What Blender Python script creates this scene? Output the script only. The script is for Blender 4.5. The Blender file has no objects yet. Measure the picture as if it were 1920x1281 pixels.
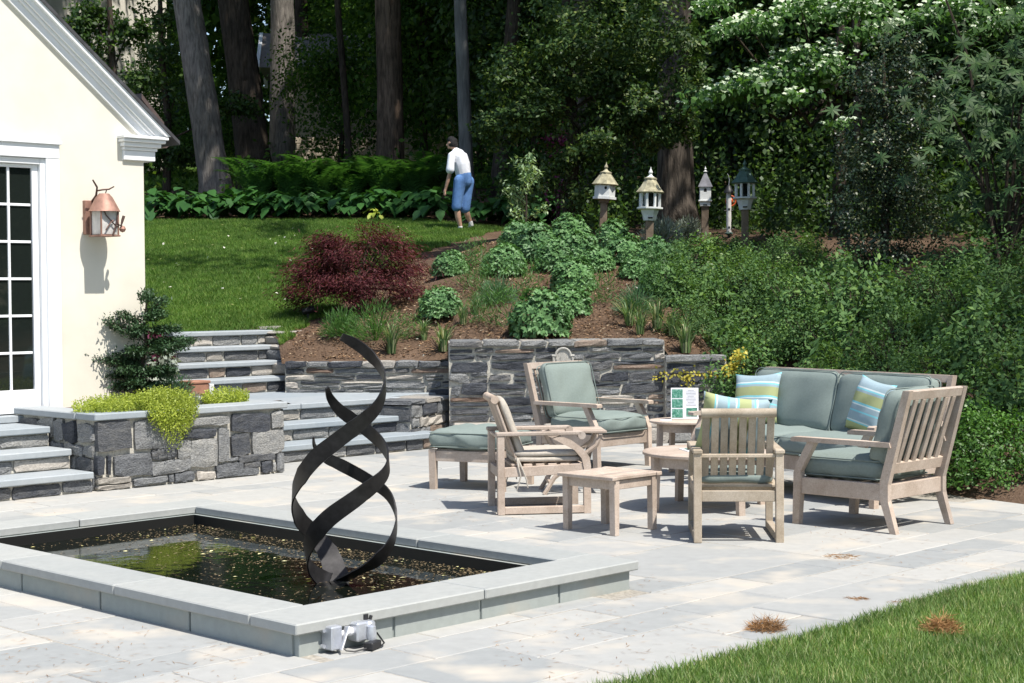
import bpy, bmesh, math, random
import numpy as np
from mathutils import Matrix, Vector
R = math.radians
sc = bpy.context.scene
COL = sc.collection

# ------------------------------------------------------------------ camera
F_PX, CX, CY, CAMH = 3098.0, 960.0, 640.5, 1.58
PITCH, ROLL = R(1.73), R(0.41)
cp, sp, cr, sr = math.cos(PITCH), math.sin(PITCH), math.cos(ROLL), math.sin(ROLL)
cam_d = bpy.data.cameras.new('camera')
cam = bpy.data.objects.new('camera', cam_d); COL.objects.link(cam)
cam_d.sensor_width = 36.0; cam_d.lens = F_PX / 1920.0 * 36.0
cam_d.clip_start = 0.05; cam_d.clip_end = 600.0
rv = Vector((cr, -sp * sr, -cp * sr)); uvv = Vector((sr, sp * cr, cp * cr)); fv = Vector((0, cp, -sp))
cam.matrix_world = Matrix(((rv.x, uvv.x, -fv.x, 0), (rv.y, uvv.y, -fv.y, 0), (rv.z, uvv.z, -fv.z, CAMH), (0, 0, 0, 1)))
sc.camera = cam

# ------------------------------------------------------------------ sky, sun, exposure
SUN_AZ = Vector((0.70, -0.72)).normalized(); SUN_EL = R(60.0)
w = bpy.data.worlds.new('World'); sc.world = w; w.use_nodes = True
nt = w.node_tree; nt.nodes.clear()
sky = nt.nodes.new('ShaderNodeTexSky'); sky.sky_type = 'NISHITA'; sky.sun_disc = False
sky.sun_elevation = SUN_EL; sky.sun_rotation = math.atan2(SUN_AZ.x, SUN_AZ.y)
bgn = nt.nodes.new('ShaderNodeBackground'); bgn.inputs[1].default_value = 0.13
out = nt.nodes.new('ShaderNodeOutputWorld')
nt.links.new(sky.outputs[0], bgn.inputs[0]); nt.links.new(bgn.outputs[0], out.inputs[0])
sd = bpy.data.lights.new('sun', 'SUN'); sd.energy = 4.6; sd.angle = R(0.6); sd.color = (1.0, 0.955, 0.88)
sun = bpy.data.objects.new('sun', sd); COL.objects.link(sun)
sdir = Vector((SUN_AZ.x * math.cos(SUN_EL), SUN_AZ.y * math.cos(SUN_EL), math.sin(SUN_EL)))
sun.rotation_euler = sdir.to_track_quat('Z', 'Y').to_euler(); sun.location = (8, -2, 20)
sc.view_settings.view_transform = 'Standard'; sc.view_settings.look = 'None'
sc.view_settings.exposure = 0.62; sc.view_settings.gamma = 1.0
sc.render.engine = 'CYCLES'
sc.cycles.use_denoising = True
sc.cycles.max_bounces = 6; sc.cycles.diffuse_bounces = 3; sc.cycles.glossy_bounces = 3
sc.cycles.transmission_bounces = 4; sc.cycles.transparent_max_bounces = 6
sc.cycles.caustics_reflective = False; sc.cycles.caustics_refractive = False
sc.cycles.sample_clamp_indirect = 6.0

# ------------------------------------------------------------------ pixel helpers (photo pixels 1920 x 1281)
def ray(px, py):
    x = (px - CX) / F_PX; y = -(py - CY) / F_PX
    X = cr * x + sr * y; U = -sr * x + cr * y
    return Vector((X, cp + sp * U, -sp + cp * U))
def P(px, py, z=0.0):                       # pixel on a horizontal plane
    d = ray(px, py); t = (z - CAMH) / d.z
    return Vector((d.x * t, d.y * t, z))
def D(px, py, Y):                           # pixel at a depth
    d = ray(px, py); t = Y / d.y
    return Vector((d.x * t, Y, CAMH + d.z * t))
GU = Vector((0.70, 0.714, 0)).normalized(); GV = Vector((-GU.y, GU.x, 0))   # the garden's own grid
def W(a, b, z=0.0): return GU * a + GV * b + Vector((0, 0, z))
def onV(px, py, c):                         # pixel on a wall whose plane is v = c -> (u, z)
    d = ray(px, py); t = c / (GV.x * d.x + GV.y * d.y); p = d * t
    return GU.dot(p), CAMH + p.z
rng = random.Random(7)
nrng = np.random.default_rng(11)

# ------------------------------------------------------------------ materials
MATS = {}
def newmat(name):
    m = bpy.data.materials.new(name); m.use_nodes = True
    t = m.node_tree; b = t.nodes['Principled BSDF']; MATS[name] = m
    return m, t, b
def N(t, kind, **kw):
    n = t.nodes.new(kind)
    for k, v in kw.items():
        if k.startswith('i_'): n.inputs[k[2:].replace('_', ' ')].default_value = v
        else: setattr(n, k, v)
    return n
def ramp(t, fac, stops, interp='LINEAR'):
    r = t.nodes.new('ShaderNodeValToRGB'); r.color_ramp.interpolation = interp
    e = r.color_ramp.elements
    while len(e) > 1: e.remove(e[-1])
    e[0].position = stops[0][0]; e[0].color = (*stops[0][1], 1)
    for p, c in stops[1:]:
        q = e.new(p); q.color = (*c, 1)
    t.links.new(fac, r.inputs[0]); return r.outputs[0]
def mixc(t, fac, a, b, mode='MIX'):
    n = t.nodes.new('ShaderNodeMix'); n.data_type = 'RGBA'; n.blend_type = mode
    for sock, val in ((0, fac), (6, a), (7, b)):
        if hasattr(val, 'is_output') or hasattr(val, 'links'): t.links.new(val, n.inputs[sock])
        else: n.inputs[sock].default_value = val if sock == 0 else (*val, 1)
    return n.outputs[2]
def coords(t, scale=(1, 1, 1), kind='Object', rot=(0, 0, 0)):
    c = t.nodes.new('ShaderNodeTexCoord'); m = t.nodes.new('ShaderNodeMapping')
    m.inputs['Scale'].default_value = scale; m.inputs['Rotation'].default_value = rot
    t.links.new(c.outputs[kind], m.inputs[0]); return m.outputs[0]
def worldco(t, scale=(1, 1, 1), rot=(0, 0, 0)):
    c = t.nodes.new('ShaderNodeNewGeometry'); m = t.nodes.new('ShaderNodeMapping')
    m.inputs['Scale'].default_value = scale; m.inputs['Rotation'].default_value = rot
    t.links.new(c.outputs['Position'], m.inputs[0]); return m.outputs[0]
def noise(t, vec, scale, detail=4, rough=.55, dist=0):
    n = t.nodes.new('ShaderNodeTexNoise'); n.inputs['Scale'].default_value = scale
    n.inputs['Detail'].default_value = detail; n.inputs['Roughness'].default_value = rough
    n.inputs['Distortion'].default_value = dist
    t.links.new(vec, n.inputs['Vector']); return n.outputs[0]
def bump(t, b, h, strength=.3, dist=.01):
    n = t.nodes.new('ShaderNodeBump'); n.inputs['Strength'].default_value = strength
    n.inputs['Distance'].default_value = dist
    t.links.new(h, n.inputs['Height']); t.links.new(n.outputs[0], b.inputs['Normal'])
def objrand(t):
    return t.nodes.new('ShaderNodeObjectInfo').outputs['Random']

def stone_mat(name, stops, rand=.5, sc1=6, bs=.5, rough=.75, stretch=(1, 1, 1), speck=None, bd=.012, fine=.35):
    m, t, b = newmat(name)
    v = worldco(t, stretch)
    n1 = noise(t, v, sc1, 6, .62, .4); n2 = noise(t, v, sc1 * 7, 4, .6)
    a = t.nodes.new('ShaderNodeMath'); a.operation = 'MULTIPLY_ADD'
    a.inputs[1].default_value = 1 - rand; t.links.new(n1, a.inputs[0])
    o = t.nodes.new('ShaderNodeMath'); o.operation = 'MULTIPLY_ADD'; o.inputs[1].default_value = rand
    t.links.new(objrand(t), o.inputs[0]); o.inputs[2].default_value = 0
    t.links.new(o.outputs[0], a.inputs[2])
    c = ramp(t, a.outputs[0], stops)
    c2 = ramp(t, n2, [(.3, (1 - fine,) * 3), (.7, (1 + fine * .7,) * 3)])
    c = mixc(t, 1.0, c, c2, 'MULTIPLY')
    if speck:
        n3 = noise(t, v, 2.3, 3, .5); f = ramp(t, n3, [(.52, (0, 0, 0)), (.72, (1, 1, 1))])
        c = mixc(t, f, c, speck)
    t.links.new(c, b.inputs['Base Color']); b.inputs['Roughness'].default_value = rough
    b.inputs['Specular IOR Level'].default_value = .3
    h = mixc(t, .4, n1, n2); bump(t, b, h, bs, bd)
    return m
stone_mat('bluestone', [(.15, (.28, .29, .288)), (.5, (.345, .347, .336)), (.85, (.40, .393, .368))], .75, 1.6, .12, .7, bd=.004, speck=(.47, .43, .37), fine=.07)
stone_mat('coping_stone', [(.2, (.30, .315, .31)), (.8, (.375, .38, .362))], .3, 3, .14, .65, bd=.004, fine=.07)
stone_mat('coping_riser', [(.2, (.25, .28, .27)), (.8, (.33, .35, .33))], .4, 3, .25, .7, bd=.006, speck=(.38, .35, .3), fine=.07)
stone_mat('tread_stone', [(.2, (.25, .29, .32)), (.8, (.36, .38, .39))], .4, 3, .2, .7, bd=.006, fine=.07)
stone_mat('schist', [(.2, (.022, .025, .032)), (.45, (.058, .064, .078)), (.66, (.125, .127, .13)), (.88, (.28, .26, .235))], .35, 8, 1.0, .6, (1, 1, 3.2), bd=.03, fine=.6)
stone_mat('grey_stone', [(.15, (.085, .09, .10)), (.45, (.175, .18, .185)), (.7, (.27, .268, .258)), (.92, (.39, .37, .33))], .45, 8, 1.0, .7, (1, 1, 2.0), bd=.03, fine=.5)
stone_mat('rust_stone', [(.2, (.10, .068, .052)), (.5, (.18, .125, .095)), (.85, (.30, .25, .205))], .4, 7, .8, .8, (1, 1, 2))
stone_mat('pale_stone', [(.2, (.27, .25, .22)), (.5, (.38, .35, .31)), (.85, (.47, .43, .38))], .5, 7, .8, .8, (1, 1, 2.4))
stone_mat('mortar', [(.2, (.38, .36, .31)), (.8, (.56, .53, .46))], .1, 9, .8, .95)
stone_mat('joint_sand', [(.2, (.27, .25, .215)), (.8, (.38, .35, .30))], 0, 6, .4, .95)
stone_mat('carved_stone', [(.2, (.33, .32, .29)), (.8, (.46, .44, .4))], .1, 14, .4, .9)

def wood_mat(name, c0, c1, c2, rough=.75):
    m, t, b = newmat(name)
    v = coords(t, (1, 1, 1)); vr = t.nodes.new('ShaderNodeVectorMath'); vr.operation = 'ADD'
    t.links.new(v, vr.inputs[0])
    k = t.nodes.new('ShaderNodeCombineXYZ')
    mm = t.nodes.new('ShaderNodeMath'); mm.operation = 'MULTIPLY'; mm.inputs[1].default_value = 37
    t.links.new(objrand(t), mm.inputs[0])
    for i in range(3): t.links.new(mm.outputs[0], k.inputs[i])
    t.links.new(k.outputs[0], vr.inputs[1]); v = vr.outputs[0]
    n0 = noise(t, v, 5, 4, .6, .3); n1 = noise(t, v, 90, 3, .65, 1.5)
    c = ramp(t, n0, [(.28, c0), (.5, c1), (.75, c2)])
    g = ramp(t, n1, [(.3, (.72, .70, .68)), (.65, (1.1, 1.1, 1.1))])
    c = mixc(t, .8, c, g, 'MULTIPLY')
    o = ramp(t, objrand(t), [(0, (.80, .80, .80)), (1, (1.1, 1.07, 1.03))])
    c = mixc(t, 1, c, o, 'MULTIPLY')
    t.links.new(c, b.inputs['Base Color']); b.inputs['Roughness'].default_value = rough
    b.inputs['Specular IOR Level'].default_value = .25
    bump(t, b, n1, .25, .002)
    return m
wood_mat('weathered_teak', (.36, .29, .235), (.47, .39, .33), (.56, .485, .425))
wood_mat('grey_teak', (.33, .275, .205), (.43, .365, .285), (.52, .455, .375))
wood_mat('post_wood', (.12, .09, .065), (.2, .155, .115), (.28, .23, .18), .9)

def plain(name, col, rough=.6, metal=0, nscale=0, namt=.15, bs=0, spec=.4, kind='Object', detail=4):
    m, t, b = newmat(name)
    if nscale:
        v = coords(t, (1, 1, 1), kind) if kind == 'Object' else worldco(t)
        n = noise(t, v, nscale, detail, .6)
        lo = tuple(max(0, c * (1 - namt)) for c in col); hi = tuple(c * (1 + namt) for c in col)
        t.links.new(ramp(t, n, [(.3, lo), (.7, hi)]), b.inputs['Base Color'])
        if bs: bump(t, b, n, bs, .004)
    else: b.inputs['Base Color'].default_value = (*col, 1)
    b.inputs['Roughness'].default_value = rough; b.inputs['Metallic'].default_value = metal
    b.inputs['Specular IOR Level'].default_value = spec
    return m
plain('stucco', (.70, .66, .565), .92, 0, 1.6, .09, .25, .15, 'World', 8)
plain('white_paint', (.80, .81, .82), .45, 0, 3, .03)
plain('roof_slate', (.055, .055, .06), .7, 0, 9, .4, .4)
plain('gutter_metal', (.16, .12, .11), .45, .5, 8, .2)
plain('glass_dark', (.012, .016, .014), .03, 0, spec=.6)
plain('copper', (.30, .17, .13), .6, .35, 14, .3, .1)
plain('bronze_dark', (.10, .06, .05), .5, .7, 14, .3)
plain('frosted_glass', (.56, .54, .52), .35, 0, 9, .25)
plain('black_steel', (.022, .021, .022), .42, .55, 22, .35, .12)
plain('sage_fabric', (.20, .24, .222), .9, 0, 60, .07, .1, .15)
plain('linen_fabric', (.43, .39, .335), .95, 0, 40, .1, .2, .1)
plain('galvanised', (.52, .54, .58), .38, .6, 30, .12)
plain('white_plastic', (.78, .78, .80), .4)
plain('black_plastic', (.02, .02, .022), .5)
plain('white_wood', (.62, .63, .62), .6, 0, 10, .12, .05)
plain('dark_hole', (.01, .01, .01), .9)
plain('moss_shingle', (.34, .31, .21), .9, 0, 12, .45, .5)
plain('grey_shingle', (.17, .17, .19), .85, 0, 12, .3, .4)
plain('green_metal', (.07, .125, .105), .6, 0, 10, .3)
plain('terracotta', (.32, .165, .11), .85, 0, 10, .2, .1)
plain('bark', (.16, .13, .105), .95, 0, 7, .5, .9, .1)
plain('skin', (.52, .31, .22), .55, 0, 20, .08)
plain('shirt_cloth', (.74, .76, .82), .9, 0, 18, .06, .3)
plain('shorts_cloth', (.10, .21, .45), .9, 0, 14, .15, .3)
plain('grey_hair', (.022, .021, .022), .9, 0, 60, .5, .6)
plain('shoe', (.60, .60, .58), .7)
plain('pool_liner', (.012, .012, .011), .5)
plain('house_paint', (.66, .63, .55), .85, 0, 2, .08, 0, .2, 'World')
plain('far_stone', (.40, .34, .27), .9, 0, 5, .3, .3, .2, 'World')
plain('far_roof', (.20, .18, .17), .9, 0, 5, .2)
plain('red_glass', (.45, .09, .03), .3)

def bark_mat(name, c0, c1, scale=1.0):
    m, t, b = newmat(name)
    v = worldco(t, (1, 1, .16)); n = noise(t, v, 22 * scale, 5, .65, .5)
    v2 = worldco(t); n2 = noise(t, v2, 1.1, 3, .5)
    c = ramp(t, n, [(.32, c0), (.62, c1)])
    c = mixc(t, 1, c, ramp(t, n2, [(.3, (.7, .72, .7)), (.7, (1.15, 1.12, 1.1))]), 'MULTIPLY')
    t.links.new(c, b.inputs['Base Color']); b.inputs['Roughness'].default_value = .95
    b.inputs['Specular IOR Level'].default_value = .1
    bump(t, b, n, 1.0, .05); return m
bark_mat('bark_grey', (.10, .09, .085), (.27, .245, .225))
bark_mat('bark_brown', (.045, .034, .027), (.17, .125, .095), .7)
bark_mat('bark_deep', (.032, .028, .024), (.14, .118, .10), .7)
bark_mat('bark_dark', (.03, .025, .02), (.09, .072, .058))
bark_mat('bark_smooth', (.10, .10, .10), (.17, .168, .165), .5)

def leaf_mat(name, dark, light, trans=.3, rough=.5, spec=.35, tint=None):
    m, t, b = newmat(name)
    g = t.nodes.new('ShaderNodeNewGeometry')
    st = [(0, dark), (.75, light)]
    if tint: st.append((1.0, tint))
    c = ramp(t, g.outputs['Random Per Island'], st)
    c = mixc(t, 1, c, ramp(t, noise(t, worldco(t), 1.7, 3, .6), [(.32, (.74, .76, .78)), (.68, (1.24, 1.2, 1.1))]), 'MULTIPLY')     # patchy growth
    b.inputs['Roughness'].default_value = rough; b.inputs['Specular IOR Level'].default_value = spec
    t.links.new(c, b.inputs['Base Color'])
    tr = t.nodes.new('ShaderNodeBsdfTranslucent')
    c2 = mixc(t, 1, c, (1.5, 1.6, .7), 'MULTIPLY'); t.links.new(c2, tr.inputs[0])
    mx = t.nodes.new('ShaderNodeMixShader'); mx.inputs[0].default_value = trans
    o = t.nodes['Material Output']
    t.links.new(b.outputs[0], mx.inputs[1]); t.links.new(tr.outputs[0], mx.inputs[2])
    t.links.new(mx.outputs[0], o.inputs[0]); return m
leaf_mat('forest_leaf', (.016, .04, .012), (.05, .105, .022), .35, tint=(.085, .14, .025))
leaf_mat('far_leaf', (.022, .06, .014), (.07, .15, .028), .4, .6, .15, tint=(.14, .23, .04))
leaf_mat('holly_leaf', (.018, .045, .014), (.06, .115, .026), .22, .5, .3, (.14, .18, .04))
leaf_mat('dark_glossy_leaf', (.012, .028, .016), (.036, .066, .034), .1, .4, .4, (.16, .17, .085))  # tint pales some leaves to look like sunlit glints
leaf_mat('dogwood_leaf', (.04, .10, .03), (.085, .18, .045), .35)
leaf_mat('dogwood_bract', (.34, .44, .31), (.58, .65, .52), .25)
leaf_mat('shrub_leaf', (.045, .10, .036), (.10, .19, .062), .25, .6, .2, (.14, .23, .06))
leaf_mat('bright_shrub_leaf', (.07, .14, .03), (.15, .25, .06), .3, .45, .4)
leaf_mat('box_leaf', (.035, .10, .018), (.085, .19, .03), .25, .45, .4)
leaf_mat('sedum_leaf', (.07, .17, .06), (.14, .27, .10), .15, .5, .35)
leaf_mat('blue_leaf', (.05, .115, .06), (.085, .175, .085), .2)
leaf_mat('feather_leaf', (.04, .11, .03), (.085, .19, .045), .3)
leaf_mat('blade_leaf', (.07, .14, .05), (.15, .23, .09), .25, .5, .35, (.38, .36, .22))
leaf_mat('maple_leaf', (.04, .009, .013), (.10, .022, .03), .25, .6, .2, (.15, .06, .05))
leaf_mat('hosta_leaf', (.022, .075, .02), (.05, .14, .035), .2, .4, .4)
leaf_mat('fern_leaf', (.034, .10, .027), (.07, .165, .045), .3, .6, .2)
leaf_mat('gold_leaf', (.23, .30, .045), (.43, .49, .09), .3)
leaf_mat('yellow_leaf', (.34, .30, .04), (.54, .46, .08), .3, tint=(.28, .32, .06))
leaf_mat('conifer_leaf', (.018, .05, .022), (.045, .09, .04), .12)
leaf_mat('variegated_leaf', (.12, .22, .10), (.30, .40, .24), .25)
leaf_mat('silver_leaf', (.16, .2, .17), (.28, .32, .28), .2)
leaf_mat('rhodo_leaf', (.02, .05, .018), (.045, .09, .03), .12, .55, .2, (.07, .11, .045))
leaf_mat('azalea_flower', (.10, .01, .07), (.2, .02, .14), .2)
leaf_mat('burgundy_leaf', (.06, .01, .03), (.12, .02, .06), .2)
leaf_mat('grass_blade', (.06, .14, .022), (.12, .21, .042), .3, .6, .2, (.2, .25, .075))
leaf_mat('front_grass_blade', (.085, .165, .038), (.185, .28, .085), .3, .5, .3, (.42, .40, .22))
leaf_mat('dry_needle', (.20, .10, .045), (.34, .20, .10), .1, .8, .1)
leaf_mat('pool_debris', (.10, .07, .04), (.26, .20, .125), .05, .8, .1)
leaf_mat('petal', (.52, .46, .2), (.72, .68, .4), .2)
leaf_mat('white_petal', (.65, .62, .55), (.8, .78, .72), .2)
leaf_mat('mulch_chip', (.10, .055, .03), (.26, .165, .10), 0, .9, .1, (.42, .34, .24))

def ground_mat(name, stops, s1, s2, bs, bd):
    m, t, b = newmat(name)
    v = worldco(t); n1 = noise(t, v, s1, 5, .6); n2 = noise(t, v, s2, 5, .7)
    c = ramp(t, mixc(t, .55, n1, n2), stops)
    t.links.new(c, b.inputs['Base Color']); b.inputs['Roughness'].default_value = .97
    b.inputs['Specular IOR Level'].default_value = .1
    bump(t, b, n2, bs, bd); return m
ground_mat('mulch', [(.3, (.06, .04, .027)), (.5, (.125, .082, .055)), (.7, (.205, .14, .098))], 1.5, 38, 1, .03)
ground_mat('lawn_soil', [(.3, (.04, .085, .015)), (.7, (.08, .14, .028))], 1.2, 30, .8, .02)
ground_mat('pond_debris', [(.3, (.012, .012, .01)), (.6, (.03, .024, .016)), (.8, (.08, .055, .03))], 3, 40, .6, .01)
m, t, b = newmat('pond_water')
b.inputs['Base Color'].default_value = (.006, .008, .006, 1); b.inputs['Roughness'].default_value = .04
b.inputs['IOR'].default_value = 1.333; b.inputs['Specular IOR Level'].default_value = .5
bump(t, b, noise(t, worldco(t), 9, 3, .5), .05, .02)
# striped pillow cloth: broad bands across the cloth (object z)
m, t, b = newmat('striped_cloth')
cc = t.nodes.new('ShaderNodeTexCoord'); sx = t.nodes.new('ShaderNodeSeparateXYZ')
t.links.new(cc.outputs['Object'], sx.inputs[0])
mm = t.nodes.new('ShaderNodeMath'); mm.operation = 'MULTIPLY_ADD'; mm.inputs[1].default_value = 2.1; mm.inputs[2].default_value = .5
t.links.new(sx.outputs['Z'], mm.inputs[0])
BL, TQ, GR, WH = (.29, .38, .42), (.22, .54, .60), (.35, .38, .19), (.62, .68, .67)
c = ramp(t, mm.outputs[0], [(0, BL), (.06, GR), (.19, TQ), (.21, WH), (.23, BL), (.36, TQ), (.39, BL), (.47, WH), (.49, TQ), (.52, GR), (.68, BL), (.72, TQ), (.75, WH), (.77, BL), (.93, TQ), (.96, GR)], 'CONSTANT')
t.links.new(c, b.inputs['Base Color']); b.inputs['Roughness'].default_value = .9; b.inputs['Specular IOR Level'].default_value = .15
bump(t, b, noise(t, coords(t), 14, 3), .25, .01)

# ------------------------------------------------------------------ object helpers
def link(name, me, mat, parent=None, loc=None):
    o = bpy.data.objects.new(name, me); COL.objects.link(o)
    if mat and me is not None and not me.materials: me.materials.append(MATS[mat])
    if parent is not None: o.parent = parent
    if loc is not None: o.location = loc
    return o
def tag(o, label, cat, group=None):
    o['label'] = label; o['category'] = cat
    if group: o['group'] = group
    return o
def thing(name, label, cat, loc=(0, 0, 0), rotz=0.0, group=None):
    o = bpy.data.objects.new(name, None); COL.objects.link(o)
    o.location = loc; o.rotation_euler = (0, 0, rotz); o.empty_display_size = .1
    return tag(o, label, cat, group)
def structure(o): o['kind'] = 'structure'; return o
def stuff(o): o['kind'] = 'stuff'; return o
def dup(root, loc, rotz=0.0, scale=None, label=None, group=None):
    r = root.copy(); COL.objects.link(r); r.location = loc; r.rotation_euler = (0, 0, rotz)
    if scale is not None: r.scale = scale if hasattr(scale, '__len__') else (scale,) * 3
    if label: r['label'] = label
    if group: r['group'] = group
    for ch in root.children:
        c = ch.copy(); COL.objects.link(c); c.parent = r
        for g in ch.children:
            d = g.copy(); COL.objects.link(d); d.parent = c
    return r
class MB:
    """collects vertices and faces; build() links them as one mesh object"""
    def __init__(s): s.v = []; s.f = []; s.smooth = False
    def add(s, vs, fs):
        k = len(s.v); s.v += [tuple(q) for q in vs]; s.f += [tuple(i + k for i in q) for q in fs]; return s
    def box(s, c, size, M=None, ch=0.0):
        hx, hy, hz = size[0] / 2, size[1] / 2, size[2] / 2
        if ch <= 0:
            vs = [(x, y, z) for z in (-hz, hz) for y in (-hy, hy) for x in (-hx, hx)]
            fs = [(0, 2, 3, 1), (4, 5, 7, 6), (0, 1, 5, 4), (2, 6, 7, 3), (0, 4, 6, 2), (1, 3, 7, 5)]
        else:                                  # chamfered box: 24 vertices
            ch = min(ch, hx * .8, hy * .8, hz * .8); vs = []; fs = []; idx = {}
            for i, sx_ in enumerate((-1, 1)):
                for j, sy in enumerate((-1, 1)):
                    for k, sz in enumerate((-1, 1)):
                        for ax in range(3):
                            q = [sx_ * hx, sy * hy, sz * hz]
                            for a2 in range(3):
                                if a2 != ax: q[a2] -= (sx_, sy, sz)[a2] * ch
                            idx[(i, j, k, ax)] = len(vs); vs.append(tuple(q))
            for ax in range(3):
                o1, o2 = [a2 for a2 in range(3) if a2 != ax]
                for side in (0, 1):
                    loop = []
                    for p, q in ((0, 0), (1, 0), (1, 1), (0, 1)):
                        key = [0, 0, 0]; key[ax] = side; key[o1] = p; key[o2] = q; loop.append(idx[(*key, ax)])
                    fs.append(tuple(loop))
            for ax in range(3):               # edges along ax
                o1, o2 = [a2 for a2 in range(3) if a2 != ax]
                for p in (0, 1):
                    for q in (0, 1):
                        k0 = [0, 0, 0]; k0[o1] = p; k0[o2] = q; k1 = list(k0); k1[ax] = 1
                        fs.append((idx[(*k0, o1)], idx[(*k0, o2)], idx[(*k1, o2)], idx[(*k1, o1)]))
            for i in (0, 1):
                for j in (0, 1):
                    for k in (0, 1): fs.append((idx[(i, j, k, 0)], idx[(i, j, k, 1)], idx[(i, j, k, 2)]))
        T = Matrix.Translation(c) @ (M.to_4x4() if M is not None else Matrix.Identity(4))
        return s.add([T @ Vector(q) for q in vs], fs)
    def beam(s, a, b, wd, ht, up=(0, 0, 1), ch=.003, ext=0.0):
        a = Vector(a); b = Vector(b); d = (b - a); L = d.length; d.normalize()
        x = d.cross(Vector(up))
        if x.length < 1e-4: x = d.cross(Vector((0, 1, 0)))
        x.normalize(); z = x.cross(d)
        M = Matrix((x, d, z)).transposed()
        return s.box((a + b) / 2, (wd, L + 2 * ext, ht), M, ch)
    def tube(s, pts, rad, n=8, cap=True):
        pts = [Vector(q) for q in pts]; m = len(pts)
        if not hasattr(rad, '__len__'): rad = [rad] * m
        rings = []; prev = None
        for i, q in enumerate(pts):
            d = (pts[min(i + 1, m - 1)] - pts[max(i - 1, 0)]).normalized()
            if prev is None:
                x = d.cross(Vector((0, 0, 1)))
                if x.length < .1: x = d.cross(Vector((0, 1, 0)))
            else: x = prev - d * prev.dot(d)
            x.normalize(); prev = x; y = d.cross(x)
            rings.append([q + (x * math.cos(2 * math.pi * k / n) + y * math.sin(2 * math.pi * k / n)) * rad[i] for k in range(n)])
        vs = [q for r_ in rings for q in r_]
        fs = [(i * n + k, i * n + (k + 1) % n, (i + 1) * n + (k + 1) % n, (i + 1) * n + k) for i in range(m - 1) for k in range(n)]
        if cap: fs += [tuple(range(n - 1, -1, -1)), tuple((m - 1) * n + k for k in range(n))]
        return s.add(vs, fs)
    def lathe(s, prof, n=24, c=(0, 0, 0), sq=None, a0=0.0):
        c = Vector(c); vs = []; m = len(prof)
        for r_, z in prof:
            for k in range(n):
                a = a0 + 2 * math.pi * k / n
                vs.append(c + Vector((r_ * math.cos(a), r_ * math.sin(a), z)))
        fs = [(i * n + k, i * n + (k + 1) % n, (i + 1) * n + (k + 1) % n, (i + 1) * n + k) for i in range(m - 1) for k in range(n)]
        fs += [tuple(range(n - 1, -1, -1)), tuple((m - 1) * n + k for k in range(n))]
        return s.add(vs, fs)
    def prism(s, poly, d, M=None):             # poly (x,z) outline extruded +-d/2 along local y
        n = len(poly); vs = [Vector((x, -d / 2, z)) for x, z in poly] + [Vector((x, d / 2, z)) for x, z in poly]
        fs = [tuple(range(n)), tuple(range(2 * n - 1, n - 1, -1))] + [(i, i + n, (i + 1) % n + n, (i + 1) % n) for i in range(n)]
        if M is not None: vs = [M @ q for q in vs]
        return s.add(vs, fs)
    def mesh(s, name='m', smooth=None):
        me = bpy.data.meshes.new(name); me.from_pydata(s.v, [], s.f); me.validate()
        bm = bmesh.new(); bm.from_mesh(me); bmesh.ops.recalc_face_normals(bm, faces=bm.faces[:]); bm.to_mesh(me); bm.free()
        if smooth is None: smooth = s.smooth
        if smooth:
            me.polygons.foreach_set('use_smooth', [True] * len(me.polygons))
            if smooth != 'all':
                try: me.set_sharp_from_angle(angle=R(38))
                except Exception: pass
        me.update(); return me
    def build(s, name, mat, parent=None, smooth=None, loc=None):
        return link(name, s.mesh(name, smooth), mat, parent, loc)
def arr_mesh(name, verts, k, smooth=False):
    """verts: (M*k,3) array, every k consecutive vertices one face"""
    verts = np.asarray(verts, dtype=np.float32).reshape(-1, 3); nv = len(verts); nf = nv // k
    me = bpy.data.meshes.new(name); me.vertices.add(nv); me.vertices.foreach_set('co', verts.ravel())
    me.loops.add(nv); me.loops.foreach_set('vertex_index', np.arange(nv, dtype=np.int32))
    me.polygons.add(nf); me.polygons.foreach_set('loop_start', np.arange(0, nv, k, dtype=np.int32))
    me.polygons.foreach_set('loop_total', np.full(nf, k, dtype=np.int32))
    me.update(calc_edges=True); return me
def unit(a): return a / np.maximum(np.linalg.norm(a, axis=-1, keepdims=True), 1e-9)
def leaf_quads(c, axis, normal, L, wd, g=None):
    """diamond leaves: centre-base c, pointing along axis, lying across normal"""
    c = np.asarray(c); axis = unit(np.asarray(axis)); side = unit(np.cross(axis, normal))
    L = np.broadcast_to(np.asarray(L, dtype=float).reshape(-1, 1), (len(c), 1)); wd = np.broadcast_to(np.asarray(wd, dtype=float).reshape(-1, 1), (len(c), 1))
    nrm = unit(np.cross(side, axis))
    b_ = c; t_ = c + axis * L; m1 = c + axis * L * .45 + side * wd * .5 + nrm * wd * .12; m2 = c + axis * L * .45 - side * wd * .5 + nrm * wd * .12
    return np.stack([b_, m1, t_, m2], axis=1).reshape(-1, 3)
def rand_dirs(n, up=0.0):
    d = nrng.normal(size=(n, 3)); d = unit(d); d[:, 2] += up; return unit(d)
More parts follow.
